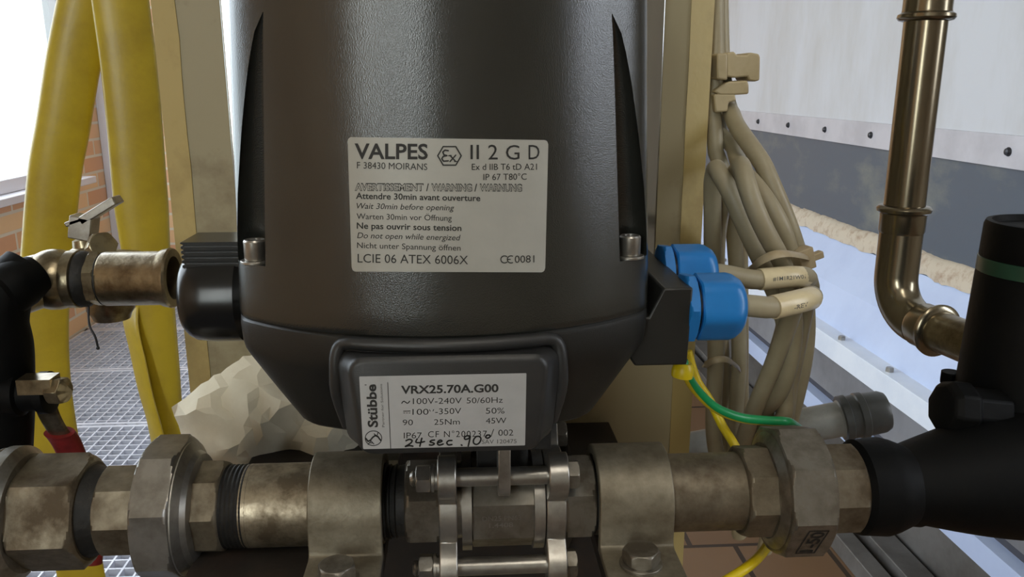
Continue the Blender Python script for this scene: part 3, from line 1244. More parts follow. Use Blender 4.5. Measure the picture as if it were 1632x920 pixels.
# tie bolts
for sy in (-1, 1):
    for sz in (1, -1):
        c0 = Vector((0, Y0 + sy * RY, ZA + sz * RZ))
        rr_ = 3.7
        e0, e1 = XA(655, 20), XA(919, 20)
        b = NB()
        pr = [(e0, 2.2), (e0 + .8, 2.9)]
        x = e0 + .8
        while x < e0 + 5:
            pr += [(x + .35, 3.1), (x + .7, 2.6)]
            x += .7
        pr += [(x + .5, 3.1), (xm1, 3.1), (xm1, rr_), (xm4, rr_)]
        lathe(b, c0, AX, pr, 28)
        tb_ = obj('tie_bolt', b, M['steel_clean'], val, sharp=30)
        b = NB()
        nut(b, c0, AX, xm1 - 8.6, xm1 - 2.6, 5.0, 6, 20, .7)
        obj('nut', b, M['steel_clean'], tb_, sharp=25)
        b = NB()
        lathe(b, c0, AX, [(xm1 - 2.5, 5.6), (xm1 - 1.4, 5.6), (xm1 - 1.4, 4.8), (xm1 + .1, 4.8)], 28)
        obj('washer', b, M['steel_clean'], tb_)
        b = NB()
        nut(b, c0, AX, xm4 - .1, xm4 + 4.6, 5.2, 6, 20, .7)
        obj('bolt_head', b, M['steel'], tb_, sharp=25)
# middle lug round the upper front bolt and pad for the actuator
l0, l1 = XA(793, 20), XA(812, 20)
b = NB()
rs = []
for x in (l0, l1):
    ring = []
    for k in range(17):
        a = math.pi + math.pi * k / 16
        ring.append((x, Y0 - RY + 6.8 * math.cos(a), ZA + RZ + 6.8 * math.sin(a) - 1))
    ring += [(x, Y0 - RY + 6.8, ZA + RZ + 16), (x, Y0 - RY - 6.8, ZA + RZ + 16)]
    rs.append(ring)
rings(b, rs)
obj('mounting_lug', b, M['steel_clean'], val, bevel=.4)
b = NB()
box(b, (l0 - 16, Y0 - 24, ZA + RZ + 13), (l1 + 16, Y0 + 24, ZB2 + 2))
box(b, (l0 - 8, Y0 - 12, ZA + 10), (l1 + 8, Y0 + 12, ZA + RZ + 14))
obj('mounting_pad', b, M['rubber'], val, bevel=.6)

# black seals / threaded necks
b = NB()
s0, s1 = XA(604, 16), v0 + .8
lathe(b, O, AX, [(s0 - 3, 15), (s0, 15.8), (s0 + 1.6, 16.2), (s0 + 2.1, 15.2), (s0 + 3.6, 15.6), (s0 + 4.1, 14.6), (s0 + 6, 15.6), (s0 + 6.5, 14.6), (s1 - .4, 15.4), (s1, 14)], 48)
o = obj('threaded_nipple', b, M['rubber'])
tag(o, 'short black sealed thread between the pipe clamp and valve nut ends', 'pipe')
b = NB()
lathe(b, O, AX, [(v1 - .5, 14.5), (v1 + .4, 15.3), (XA(975, 16), 15.3)], 48)
o = obj('threaded_nipple', b, M['rubber'])
tag(o, 'thin black sealed thread at the valve end next to the wide clamp', 'pipe')

# pipes
px0, px1 = XA(383, 17), XA(607, 17)
b = NB()
lathe(b, O, AX, [(px0 - 2, 16.8), (px0, 17.2), (px1, 17.2)], 64)
o = obj('steel_pipe', b, M['steel_pipe'])
tag(o, 'scraped steel pipe piece between black sealing tape and clamp, under the paper', 'pipe')
qx0, qx1 = XA(956, 17), XA(1200, 17)
b = NB()
lathe(b, O, AX, [(qx0, 16.6), (qx1, 16.6)], 64)
o = obj('steel_pipe', b, M['steel_dirty'])
tag(o, 'grimy brown steel pipe piece with scratches beside the green earth wire', 'pipe')


# saddle clamps
def saddle(pxa, pxb, label, ztopadd=0.0, by=16.0):
    xa, xb = XA(pxa, 21), XA(pxb, 21)
    t = thing('pipe_clamp', ((xa + xb) / 2, Y0, ZA - 13), label, 'clamp', 'saddle clamps on the main pipe')
    ro, ri = 21.4 + ztopadd, 17.4
    zf = ZA - 12.5
    prof = []
    yl = 44.0
    prof.append((Y0 - ro - yl, zf))
    prof.append((Y0 - ro - 2.2, zf))
    prof.append((Y0 - ro - .6, zf + .9))
    prof.append((Y0 - ro, zf + 2.6))
    prof.append((Y0 - ro, ZA))
    for k in range(1, 24):
        a = math.pi - math.pi * k / 24
        prof.append((Y0 + ro * math.cos(a), ZA + ro * math.sin(a)))
    prof += [(Y0 + ro, ZA), (Y0 + ro, zf + 2.6), (Y0 + ro + .6, zf + .9), (Y0 + ro + 2.2, zf), (Y0 + ro + yl, zf), (Y0 + ro + yl, zf - 3.6), (Y0 + ri, zf - 3.6), (Y0 + ri, ZA)]
    for k in range(1, 24):
        a = math.pi * k / 24
        prof.append((Y0 + ri * math.cos(a), ZA + ri * math.sin(a)))
    prof += [(Y0 - ri, ZA), (Y0 - ri, zf - 3.6), (Y0 - ro - yl, zf - 3.6)]
    b = NB()
    extr(b, [(xa, y, z) for y, z in prof], (xb - xa, 0, 0))
    obj('strap', b, M['clamp'], t, sharp=30, bevel=.5)
    for sy in (-1, 1):
        c0 = ((xa + xb) / 2 - 1, Y0 + sy * (ro + by), zf)
        b = NB()
        lathe(b, c0, (0, 0, 1), [(-.1, 8.4), (1.4, 8.4)], 36)
        w_ = NB()
        nut(w_, c0, (0, 0, 1), 1.2, 7.2, 6.5, 6, 12, 1.2)
        bo = obj('clamp_bolt', w_, M['steel'], t, sharp=25)
        obj('washer', b, M['steel'], bo, bevel=.2)
    return t


saddle(488, 607, 'worn steel saddle clamp on the pipe between paper towel and valve')
saddle(956, 1074, 'brownish steel saddle clamp between valve and scratched pipe with green wire', 0.4, 12.5)
# bracket under both clamps
br0, br1 = XA(300, 21, 880), XA(1085, 30, 900)
zf = ZA - 12.5 - 3.6
t = thing('pipe_bracket', ((br0 + br1) / 2, YBD, zf - 60), 'dark rusty bracket plate carrying both pipe clamps on the column', 'bracket')
for xa, xb in ((br0, XA(606, 21)), (XA(958, 21), br1 - 4)):
    b = NB()
    box(b, (xa, Y0 - 70, zf - 8), (xb, YBD, zf))
    obj('shelf_plate', b, M['bracket'], t, bevel=.8)
b = NB()
box(b, (br0, YBD - 8, zf - 170), (br1 - 4, YBD, zf - 7))  # dark plate added to give the black shade behind the valve
obj('shade_plate', b, M['bracket'], t, bevel=.8)
for x in (br0 + 20, br1 - 40):
    b = NB()
    extr(b, [(x, YBD - 7, zf - 7), (x, YBD - 90, zf - 7), (x, YBD - 7, zf - 88)], (8, 0, 0))
    obj('gusset', b, M['bracket'], t)


def segs(name, items, label, cat='fitting'):
    """a thing strung along the pipe axis: items = (part name, material, builder)"""
    xs = [i[3] for i in items]
    t = thing(name, base_of(sum(xs) / len(xs), 20), label, cat)
    for pn, m_, bd, _x in items:
        b = NB()
        bd(b)
        obj(pn, b, m_, t, sharp=25)
    return t


# union on one side: tail hex, octagonal nut, body hex, black tape
u = [XA(140, 18), XA(197, 18), XA(200, 28), XA(266, 28), XA(282, 20), XA(343, 18), XA(386, 17)]
t = thing('pipe_union', base_of(u[2] + 10, 30), 'steel pipe union with big eight sided nut by the crumpled paper', 'fitting')
b = NB()
nut(b, O, AX, u[0], u[2] + 2, 17.8, 8, 27, 1.5)
obj('tail_hex', b, M['steel_dirty'], t, sharp=22)
b = NB()
nut(b, O, AX, u[2], u[3], 28.0, 8, -.5, 1.6)
lathe(b, O, AX, [(u[3] - 1, 27.6), (u[3] + .4, 27.4), (u[3] + 2.6, 23.5), (u[3] + 4.5, 22.0), (u[3] + 5.2, 19)], 64)
obj('union_nut', b, M['steel_clean'], t, sharp=22)
b = NB()
nut(b, O, AX, u[4] - 4, u[5], 18.0, 8, 34, 1.8)
obj('body_hex', b, M['steel_dirty'], t, sharp=22)
b = NB()
pr = []
x = u[5] - 1
k = 0
while x < u[6] + 1:
    pr.append((x, 16.9 + (0.35 if k % 2 else -0.1)))
    x += .9
    k += 1
lathe(b, O, AX, pr, 56)
o = obj('sealing_tape', b, M['rubber'])
tag(o, 'black sealing tape wound on thread between union and scraped pipe', 'tape')

# coupling further out: hex with black cone and flanged collars
w = [XA(28, 22), XA(95, 22), XA(100, 22), XA(142, 17)]
t = thing('pipe_coupling', base_of(w[0], 24), 'grimy hexagonal coupling with ribbed collar at the red handled drain valve', 'fitting')
b = NB()
nut(b, O, AX, w[0] - 8, w[1] + 3, 20.6, 6, 52, 3.0)
obj('hex_body', b, M['steel_dirty'], t, sharp=25)
b = NB()
x9 = XA(-60, 26)
lathe(b, O, AX, [(x9, 26.5), (w[0] - 17.5, 26.5), (w[0] - 16.8, 25.2), (w[0] - 15.5, 25.2), (w[0] - 15, 27.3), (w[0] - 10.2, 27.3), (w[0] - 8.6, 25.6), (w[0] - 7, 24), (w[0] - 6.8, 20)], 72)
obj('collar', b, M['steel'], t, sharp=25)
b = NB()
lathe(b, O, AX, [(w[1] + 2, 19.2), (w[1] + 5, 18.2), (w[1] + 9, 17.2), (w[3] - 1.5, 16.4), (w[3] + 1.2, 16.2)], 56)
o = obj('threaded_nipple', b, M['rubber'])
tag(o, 'black tapered thread joining the grimy hexagonal coupling and union tail', 'pipe')

# union on the other side
r_ = [XA(1196, 19), XA(1262, 19), XA(1262, 27), XA(1337, 27), XA(1332, 19), XA(1388, 19)]
t = thing('pipe_union', base_of(r_[2] + 8, 28), 'steel pipe union marked 1-50 next to the black valve body', 'fitting')
b = NB()
nut(b, O, AX, r_[0], r_[2] + 2, 18.6, 8, 20, 1.8)
obj('body_hex', b, M['steel_dirty'], t, sharp=22)
b = NB()
lathe(b, O, AX, [(r_[2] - 2.4, 20.5), (r_[2] - 1.2, 23), (r_[2] + .4, 25.6), (r_[2] + 1.0, 26.2), (r_[2] + 3, 26.2)], 64)
nut(b, O, AX, r_[2], r_[3], 26.6, 8, 20, 1.8)
un = obj('union_nut', b, M['steel'], t, sharp=22)
b = NB()
nut(b, O, AX, r_[3] - 2, r_[5], 18.6, 8, 26, 1.8)
obj('tail_hex', b, M['steel_dirty'], t, sharp=22)
# raised size mark on a lower face of the nut
an = math.radians(22.5 + 17 + 90 - 0)      # angles used by nut(): faces are centred at rot + 90 deg + k*45


def nut_face(k):
    A = math.radians(20 + 90) + k * math.pi / 4
    d_, a_, b_ = frame(AX)
    return (a_ * math.cos(A) + b_ * math.sin(A)), (a_ * -math.sin(A) + b_ * math.cos(A))


best = min(range(8), key=lambda k: (nut_face(k)[0] - Vector((0, -math.cos(math.radians(-25)), math.sin(math.radians(-25))))).length)
fn, ft = nut_face(best)
if ft.z < 0:
    ft = -ft
fc = Vector(((r_[2] + r_[3]) / 2, Y0, ZA)) + fn * 26.8


def nsurf(x, y):
    return fc + AX * x + ft * (-y)


k4 = NB()
write(k4, nsurf, '1-50', 2.2, 4.4, 7.2, -6.6, 5.4, bold=.02, rot=True)
stroke(k4, nsurf, [(-4.6, 8.0), (3.4, 8.0), (5.4, -7.4), (-2.6, -7.4)], .55, closed=True)
obj('raised_mark', k4, M['rubber'], un, raw=True)

# ------------------------------------------------------------------ black valve on the far end of the line
ZT = P(1600, 358, 345).z
cxv = P(1581, 380, 348).x + 27.5
YV = 348.0
t = thing('black_valve', (cxv, Y0, ZA - 36), 'black cast valve with tall cylindrical bonnet and dark green band', 'valve')
b = NB()
zg0, zg1 = P(1590, 453, 330).z, P(1590, 428, 330).z
lathe(b, (cxv, YV, 0), (0, 0, 1), [(ZA + 4, 30.5), (ZA + 24, 30), (zg0 - 1, 27.9), (zg0, 27.5), (zg1, 27.3), (zg1 + 1, 27.4), (ZT - 2, 27), (ZT, 26.2), (ZT + .3, 24), (ZT - 2.5, 22.5), (ZT - 3, 8)], 72)
obj('bonnet', b, M['black'], t, sharp=30)
b = NB()
lathe(b, (cxv, YV, 0), (0, 0, 1), [(zg0, 27.4), (zg0 + .3, 28.0), (zg1 - .3, 27.8), (zg1, 27.2)], 72, cap=False)
obj('green_band', b, M['green_band'], t)
b = NB()
xe0, xe1 = XA(1384, 17), XA(1478, 20)
lathe(b, O, AX, [(xe0 - 1, 17.5), (xe0 + 2, 20.6), (xe0 + 13, 21.4), (xe0 + 17, 20.4), (xe1, 17.5), (xe1 + 4, 18)], 48)
obj('end_socket', b, M['black'], t, sharp=28)
b = NB()
rs = []
for k in range(15):
    u_ = k / 14
    x = xe1 - 4 + u_ * (cxv + 42 - xe1)
    rr_ = 17 + 17 * math.sin(min(1, u_ * 1.25) * math.pi / 2)
    rs.append([(x, Y0 + 12 * u_ + rr_ * math.cos(q * math.pi / 20), ZA + 1 + rr_ * 0.92 * math.sin(q * math.pi / 20)) for q in range(40)])
rings(b, rs)
obj('body', b, M['black'], t, sharp=40)
b = NB()
pc = P(1518, 650, 330)
lathe(b, (pc.x + 16, 332, pc.z - 3), (-1, .0, .12), [(-8, 11), (8, 11.2), (9, 13), (17, 13), (20, 11), (21, 7)], 8)
obj('side_plug', b, M['black'], t, sharp=30, bevel=1)
b = NB()
lathe(b, (cxv, YV, 0), (0, 0, 1), [(ZA + 20, 34), (ZA + 21, 36), (ZA + 27, 36), (ZA + 28, 34)], 64)
for k in range(6):
    a = k * math.pi / 3 + .3
    nut(b, (cxv + 32 * math.cos(a), YV + 32 * math.sin(a), ZA + 27), (0, 0, 1), 0, 6, 4.6, 6, 0, .8)
obj('bonnet_flange', b, M['black'], t, sharp=28)

# ------------------------------------------------------------------ press-fit pipe run on the tank side
YP = 480.0
pt = P(1483, 10, YP)
pbm = P(1436, 335, YP)
xv = (pt.x + pbm.x) / 2
rp_ = (P(1502, 150, YP).x - P(1440, 150, YP).x) / 2
t = thing('press_pipe_run', (xv, YP, pbm.z), 'shiny brownish metal water pipe with press fittings and bend before the tank', 'pipe')
zc1 = P(1480, 33, YP).z
b = NB()
lathe(b, (xv, YP, 0), (0, 0, 1), [(pbm.z - 4, rp_), (zc1 + 6, rp_)], 40)
obj('riser_pipe', b, M['press'], t)


def press_end(bm, c, d, r):
    """collar of a press fitting starting at c, running along d, away from its pipe"""
    lathe(bm, c, d, [(-.5, r * 1.02), (.2, r * 1.24), (1.6, r * 1.33), (3.4, r * 1.30), (4.6, r * 1.14), (6.0, r * 1.12), (15, r * 1.12), (17, r * 1.05)], 44)


b = NB()
press_end(b, (xv, YP, zc1), (0, 0, 1), rp_)
lathe(b, (xv, YP, 0), (0, 0, 1), [(zc1 + 10, rp_ * 1.1), (zc1 + 60, rp_ * 1.1)], 40)
obj('coupling', b, M['press'], t, sharp=40)
# bend: down, then level towards the lens and to one side
zt2 = P(1436, 328, YP).z
zlow = P(1470, 505, 470).z
E0 = Vector((xv, YP, zt2))
end = P(1575, 578, 402)
dirh = Vector((end.x - xv, end.y - YP, 0))
ln = dirh.length
dirh.normalize()
Rb = rp_ * 2.1
cpt = Vector((xv, YP, zlow))
zlow_c = zlow
path = [Vector((xv, YP, zt2 - 14))]
for k in range(13):
    a = math.pi / 2 * k / 12
    path.append(Vector((xv, YP, zlow_c + Rb)) + dirh * (Rb * (1 - math.cos(a))) + Vector((0, 0, -Rb * math.sin(a))))
c2 = path[-1] + dirh * 2
b = NB()
press_end(b, (xv, YP, zt2), (0, 0, -1), rp_)
tube(b, path, rp_ * 1.06, 36)
press_end(b, c2 + dirh * 15, -dirh, rp_)
obj('bend', b, M['press'], t, sharp=40)
b = NB()
c3 = c2 + dirh * 8
lathe(b, c3, dirh, [(0, rp_), (ln - (c3 - Vector((xv, YP, c3.z))).length + 30, rp_)], 40)
obj('level_pipe', b, M['brass'], t)

# ------------------------------------------------------------------ grey plastic fitting behind the union
YG = 545.0
g0_ = P(1215, 690, YG)
g1_ = P(1412, 655, YG - 10)
d = (g1_ - g0_)
Lg = d.length
t = thing('plastic_fitting', g0_, 'grey plastic pipe fitting with screw nut behind the big union', 'fitting')
b = NB()
lathe(b, g0_, d, [(-232, 10), (0, 10), (Lg * .25, 10.4), (Lg * .3, 12.5), (Lg * .62, 12.8), (Lg * .64, 14.5), (Lg * .66, 14.5)], 40)
obj('spigot', b, M['pvc'], t, sharp=30)
b = NB()
lathe(b, g0_, d, [(Lg * .63, 13), (Lg * .64, 16.5), (Lg * .69, 17), (Lg * .70, 15.6), (Lg * .76, 15.8), (Lg * .77, 16.8), (Lg * .82, 16.8), (Lg * .83, 15.6), (Lg * .96, 15.2), (Lg, 13.5), (Lg + .5, 6)], 40)
obj('screw_nut', b, M['pvc_dark'], t, sharp=30)

# ------------------------------------------------------------------ cables
RC = 4.4
cl1, cl2 = GL[0], GL[1]


def PP(lst):
    return [P(x, y, Y) for x, y, Y in lst]


# front gland cable: out, turns back, then two turns of the coil
cA = [cl1 + Vector((18, 0, 0)), cl1 + Vector((26, 0, 0))] + PP([(1232, 490, 306), (1275, 480, 312), (1294, 474, 326), (1288, 472, 345), (1266, 490, 362), (1246, 550, 374), (1214, 625, 386), (1186, 690, 398), (1166, 770, 410), (1140, 740, 428), (1136, 650, 416), (1143, 560, 408), (1134, 430, 404), (1138, 330, 398), (1141, 265, 390), (1152, 232, 383), (1161, 262, 377), (1170, 320, 373), (1190, 376, 370), (1222, 424, 372), (1246, 480, 384), (1262, 560, 394), (1234, 660, 404), (1204, 770, 416), (1180, 800, 436), (1168, 710, 446), (1176, 610, 446), (1176, 500, 446), (1173, 410, 446), (1162, 300, 444), (1148, 190, 446), (1142, 120, 452), (1140, 40, 454), (1138, -60, 456)])
# rear gland cable
cB = [cl2 + Vector((18, 0, 0)), cl2 + Vector((26, 0, 0))] + PP([(1205, 446, 344), (1260, 441, 348), (1286, 442, 358), (1284, 458, 376), (1278, 530, 396), (1258, 630, 406), (1232, 760, 418), (1204, 806, 446), (1158, 720, 462), (1156, 600, 452), (1144, 480, 440), (1142, 380, 430), (1158, 290, 396), (1166, 255, 380), (1177, 243, 366), (1184, 275, 358), (1194, 320, 355), (1216, 372, 354), (1248, 414, 358), (1270, 445, 372), (1268, 500, 380), (1254, 590, 392), (1226, 680, 410), (1206, 780, 432), (1190, 760, 470), (1182, 640, 474), (1182, 520, 474), (1180, 400, 468), (1180, 290, 460), (1166, 215, 458), (1154, 160, 458), (1150, 60, 460), (1148, -60, 462)])
# further strands of the bundle
cD = PP([(1152, 178, 450), (1172, 206, 428), (1202, 232, 410), (1224, 280, 402), (1248, 335, 398), (1272, 395, 400), (1284, 470, 408), (1287, 560, 416), (1264, 650, 420), (1240, 760, 430), (1218, 880, 440)])
cE = PP([(1146, 182, 470), (1160, 230, 452), (1186, 276, 404), (1216, 302, 388), (1244, 348, 384), (1264, 404, 386), (1262, 470, 402), (1240, 560, 412), (1205, 650, 420), (1180, 740, 430), (1178, 860, 440)])


def settle(paths, radii, fixed, it=170):
    # push neighbouring strands apart until they only touch, mostly sideways to the view
    from mathutils import kdtree
    pts, own, idx = [], [], []
    for a, p in enumerate(paths):
        for k, q in enumerate(p):
            pts.append(q.copy())
            own.append(a)
            idx.append(k)
    rad = [radii[a] for a in own]
    free = [not (idx[i] < fixed[own[i]]) for i in range(len(pts))]
    for _ in range(it):
        kd = kdtree.KDTree(len(pts))
        for i, q in enumerate(pts):
            kd.insert(q, i)
        kd.balance()
        mv = [Vector((0, 0, 0)) for _q in pts]
        for i, q in enumerate(pts):
            for co, j, dist in kd.find_range(q, rad[i] + max(radii) + 1.1):
                if j <= i or (own[i] == own[j] and abs(idx[i] - idx[j]) < 14):
                    continue
                need = rad[i] + rad[j] + 1.1 - dist
                if need <= 0:
                    continue
                d_ = q - co
                d_ = Vector((d_.x * .22, d_.y * 1.2 + (.5 if d_.y >= 0 else -.5), d_.z * .12))
                d_ = d_.normalized() * need * .55
                mv[i] += d_
                mv[j] -= d_
        for i in range(len(pts)):
            if free[i]:
                if mv[i].length > 1.5:
                    mv[i] = mv[i].normalized() * 1.5
                pts[i] = pts[i] + mv[i]
        new = [q.copy() for q in pts]
        for i in range(1, len(pts) - 1):
            if free[i] and own[i - 1] == own[i] == own[i + 1]:
                new[i] = pts[i] * .9 + (pts[i - 1] + pts[i + 1]) * .05
        pts = new
    out = [[] for _p in paths]
    for i, q in enumerate(pts):
        out[own[i]].append(q)
    return out


wy = PP([(1164, 190, 484), (1190, 235, 462), (1228, 285, 436), (1254, 335, 424), (1274, 385, 430), (1278, 460, 446), (1264, 600, 446), (1266, 690, 450), (1262, 780, 450)])


def even(p, step=4.0):
    out = [p[0]]
    acc = 0.0
    for a, c in zip(p[:-1], p[1:]):
        L_ = (c - a).length
        while acc + L_ >= step:
            a = a + (c - a) * ((step - acc) / L_)
            L_ = (c - a).length
            out.append(a)
            acc = 0.0
        acc += L_
    return out


sA, sB, sD, sE, sW = settle([even(catmull(q, 8)) for q in (cA, cB, cD, cE, wy)], [RC, RC, RC + .2, RC, 2.2], [26, 18, 0, 0, 0])
for nm_, pth, lb_, rr in (('power_cable', sA, 'grey power cable from the front blue gland with marker sleeve, coiled and tied', RC),
                          ('power_cable', sB, 'grey power cable from the rear blue gland with marker sleeve, coiled and tied', RC),
                          ('power_cable', sD, 'outermost grey cable of the coil, from the beige clip past the yellow wire', RC + .2),
                          ('power_cable', sE, 'inner grey cable running from the clip down through the middle of the coil', RC)):
    b = NB()
    tube(b, pth, rr, 18)
    o = obj(nm_, b, M['cable'], sharp=60)
    tag(o, lb_, 'cable', 'grey cables of the coil')
    if pth is sA or pth is sB:
        cab = o
        # marker sleeve near the gland, its print on it
        if pth is sA:
            s_pts = PP([(1232, 490, 306), (1275, 480, 312), (1292, 475.5, 321)])
            word, wpx = '-REV', (1266, 1288, 494, 488, 6.5)
        else:
            s_pts = PP([(1210, 445.6, 344.3), (1260, 441, 348), (1281, 441.6, 356)])
            word, wpx = '#1M1R21W01', (1232, 1284, 448, 444, 6)
        b = NB()
        tube(b, catmull(s_pts, 8), RC + .45, 20)
        skin_ = BVHTree.FromBMesh(b)
        sl_ = obj('marker_sleeve', b, M['sleeve'], cab, sharp=50)
        b = NB()

        def cyl(px, py, skin_=skin_):
            dd = ray(px, py).normalized()
            hit = skin_.ray_cast(Vector((0, 0, 0)), dd)[0]
            return hit - dd * .12 if hit is not None else dd * 320.0
        write(b, cyl, word, *wpx, bold=.01)
        obj('sleeve_print', b, M['ink_grey'], sl_, raw=True)

# thin yellow-green wires
b = NB()
tube(b, sW, 2.2, 12)
o = obj('thin_wire', b, M['yellow'], sharp=60)
tag(o, 'thin yellow wire running along the outside of the cable coil', 'wire')
b = NB()
we = PP([(1300, 735, 392), (1284, 696, 376), (1262, 676, 358), (1248, 672, 352), (1225, 671, 352), (1180, 666, 350), (1140, 650, 345), (1110, 622, 338), (1094, 596, 330), (1088, 575, 330)])
pe = catmull(we, 8)
tube(b, pe, 2.3, 16, mi=0, mi2=1)
t = thing('earth_wire', we[0], 'green and yellow earth wire with yellow cap under the terminal block', 'wire')
obj('insulation', b, [M['green'], M['yellow']], t, sharp=60)
b = NB()
ec = P(1088, 592, 330)
lathe(b, (ec.x, 330, ec.z), (0.1, 0, 1), [(-3.0, 2.6), (-2.4, 4.6), (0, 4.9), (2.2, 4.4), (4, 3.4)], 28)
obj('insulating_cap', b, M['yellow'], t, sharp=40)
b = NB()
wy2 = PP([(1096, 560, 372), (1110, 605, 370), (1132, 640, 366), (1152, 680, 360), (1172, 712, 352), (1200, 770, 346), (1226, 830, 340), (1226, 862, 330), (1212, 885, 318), (1190, 905, 306), (1150, 930, 300), (1110, 950, 298)])
tube(b, catmull(wy2, 8), 2.2, 16, mi=0, mi2=1)
o = obj('thin_wire', b, [M['yellow'], M['green']], sharp=60)
tag(o, 'yellow wire crossing under the earth wire and passing behind the pipe', 'wire')

# cable ties
b = NB()
tie = PP([(1196, 432, 372), (1206, 420, 352), (1228, 408, 345), (1252, 404, 347), (1278, 408, 366), (1290, 412, 400), (1286, 414, 430), (1240, 416, 452), (1200, 425, 440), (1190, 432, 400), (1196, 432, 374)])
tube(b, catmull(tie, 6), .7, 8, 2.2)
t = thing('cable_tie', tie[0], 'beige cable tie with square head round the bulging right of coil'.replace(' right of', ' side of the'), 'cable tie', 'cable ties on the coil')
obj('strap', b, M['tie'], t, sharp=50)
b = NB()
hc = P(1281, 412, 384)
obox(b, hc, (.94, .2, .27), (-.2, .97, 0), (-.27, 0, .96), (4.2, 3.4, 5.4))
obox(b, hc + Vector((6, 0, 1.2)), (.94, .2, .27), (-.2, .97, 0), (-.27, 0, .96), (3.4, 2, 1.8))
obj('tie_head', b, M['tie'], t, bevel=.6)
b = NB()
tie2 = PP([(1124, 582, 410), (1140, 574, 402), (1160, 574, 406), (1178, 588, 430), (1172, 590, 450), (1140, 584, 448), (1122, 582, 424)])
tube(b, catmull(tie2, 6), .6, 8, 1.8)
o = obj('cable_tie', b, M['tie'], sharp=50)
tag(o, 'thin beige cable tie round the inner strands above the earth wire', 'cable tie', 'cable ties on the coil')

# beige conduit clips on the column edge
t = thing('cable_clip', P(1150, 180, 440), 'stack of beige plastic conduit clips on the edge of the column', 'clip')
for pn, pts_, y_, dp in (('clip_base', [(1143, 85), (1160, 85), (1160, 128), (1143, 126)], 436, 26),
                         ('clip_jaw', [(1158, 84), (1170, 82), (1175, 88), (1190, 88), (1193, 84), (1198, 84), (1210, 86), (1212, 92), (1211, 128), (1204, 130), (1194, 128), (1192, 122), (1170, 124), (1158, 122)], 440, 22),
                         ('clip_jaw', [(1138, 146), (1150, 136), (1163, 130), (1192, 128), (1194, 136), (1194, 150), (1164, 152), (1148, 152)], 440, 20),
                         ('clip_foot', [(1138, 150), (1172, 150), (1174, 161), (1162, 163), (1160, 178), (1140, 180)], 440, 18)):
    b = NB()
    extr(b, [P(x, y, y_) for x, y in pts_], (0, dp, 0))
    obj(pn, b, M['clip'], t, bevel=1.0)

# ------------------------------------------------------------------ crumpled paper towel wedged behind the pipe
random.seed(7)
outl = [(274, 651), (300, 632), (332, 606), (360, 588), (388, 570), (420, 560), (450, 590), (505, 620), (560, 660), (580, 700), (575, 740), (500, 760), (400, 770), (330, 765), (306, 740), (288, 690)]
pts2 = []
n_o = len(outl)
dn = []
for i in range(n_o):
    a, c = outl[i], outl[(i + 1) % n_o]
    for k in range(3):
        dn.append((a[0] + (c[0] - a[0]) * k / 3 + random.uniform(-2, 2), a[1] + (c[1] - a[1]) * k / 3 + random.uniform(-2, 2)))


def inside(p, pg):
    r = False
    j = len(pg) - 1
    for i in range(len(pg)):
        if (pg[i][1] > p[1]) != (pg[j][1] > p[1]) and p[0] < (pg[j][0] - pg[i][0]) * (p[1] - pg[i][1]) / (pg[j][1] - pg[i][1]) + pg[i][0]:
            r = not r
        j = i
    return r


inn = []
tries = 0
while len(inn) < 150 and tries < 20000:
    tries += 1
    p = (random.uniform(275, 580), random.uniform(560, 770))
    if inside(p, outl) and all((p[0] - q[0]) ** 2 + (p[1] - q[1]) ** 2 > 190 for q in inn + dn):
        inn.append(p)
allp = dn + inn
res = geometry.delaunay_2d_cdt([Vector(p) for p in allp], [], [list(range(len(dn)))], 1, 1e-4)
b = NB()
fr_, bk_ = [], []


def crease(x, y):
    v = 0
    for a, f_, m_ in ((0.5, .012, 1.0), (1.9, .02, .6), (2.7, .035, .25)):
        q = noise.noise((x * f_ * math.cos(a) + y * f_ * math.sin(a), (y * math.cos(a) - x * math.sin(a)) * f_ * .5, a))
        v += m_ * (1 - abs(q) * 2.6)
    return v


for v in res[0]:
    dd = min(math.hypot(v.x - q[0], v.y - q[1]) for q in dn)
    edge = min(1, dd / 55)
    Y = 414 - 13 * math.sqrt(edge) - 6.5 * crease(v.x, v.y) * min(1, .3 + dd / 30)
    Y = min(Y, 424)
    fr_.append(b.verts.new(P(v.x, v.y, Y)))
    bk_.append(b.verts.new(P(v.x, v.y, Y) + Vector((0, .8, 0))))
for f in res[2]:
    if len(f) == 3:
        b.faces.new([fr_[i] for i in f])
        b.faces.new([bk_[i] for i in reversed(f)])
b.normal_update()
be = [e_ for e_ in b.edges if len(e_.link_faces) == 1]
o = obj('paper_towel', b, M['paper'], sharp=24)
tag(o, 'crumpled white paper towel stuffed between the pipe and cream column', 'paper')

# ------------------------------------------------------------------ second pipe: tee, hex, socket with rough end
YS = 398.0
ZSx = P(200, 444, YS).z
O2 = Vector((0, YS, ZSx))


def XS(px, r=12):
    return P(px, 444, YS - r * .8).x


t = thing('pipe_tee', (XS(60), YS, ZSx - 14), 'tarnished metal pipe tee with black seal ring and rough open socket', 'fitting')
b = NB()
rr = 13.2
lathe(b, O2, AX, [(XS(153), rr * .97), (XS(156), rr), (XS(245), rr), (XS(250), rr * 1.06), (XS(262), rr * 1.12), (XS(266), rr * 1.08), (XS(266), rr * .8), (XS(235), rr * .78)], 52)
obj('socket', b, M['brass'], t, sharp=30)
b = NB()
nut(b, O2, AX, XS(132), XS(152), rr * .9, 6, 25, .8)
obj('hex_nipple', b, M['brass'], t, sharp=25)
b = NB()
lathe(b, O2, AX, [(XS(112), rr * .96), (XS(116), rr * 1.04), (XS(126), rr * 1.02), (XS(133), rr * .92)], 44)
lathe(b, O2, AX, [(XS(148), rr * .9), (XS(151), rr * .98), (XS(155), rr * .96)], 44)
obj('seal_ring', b, M['rubber'], t, sharp=30)
b = NB()
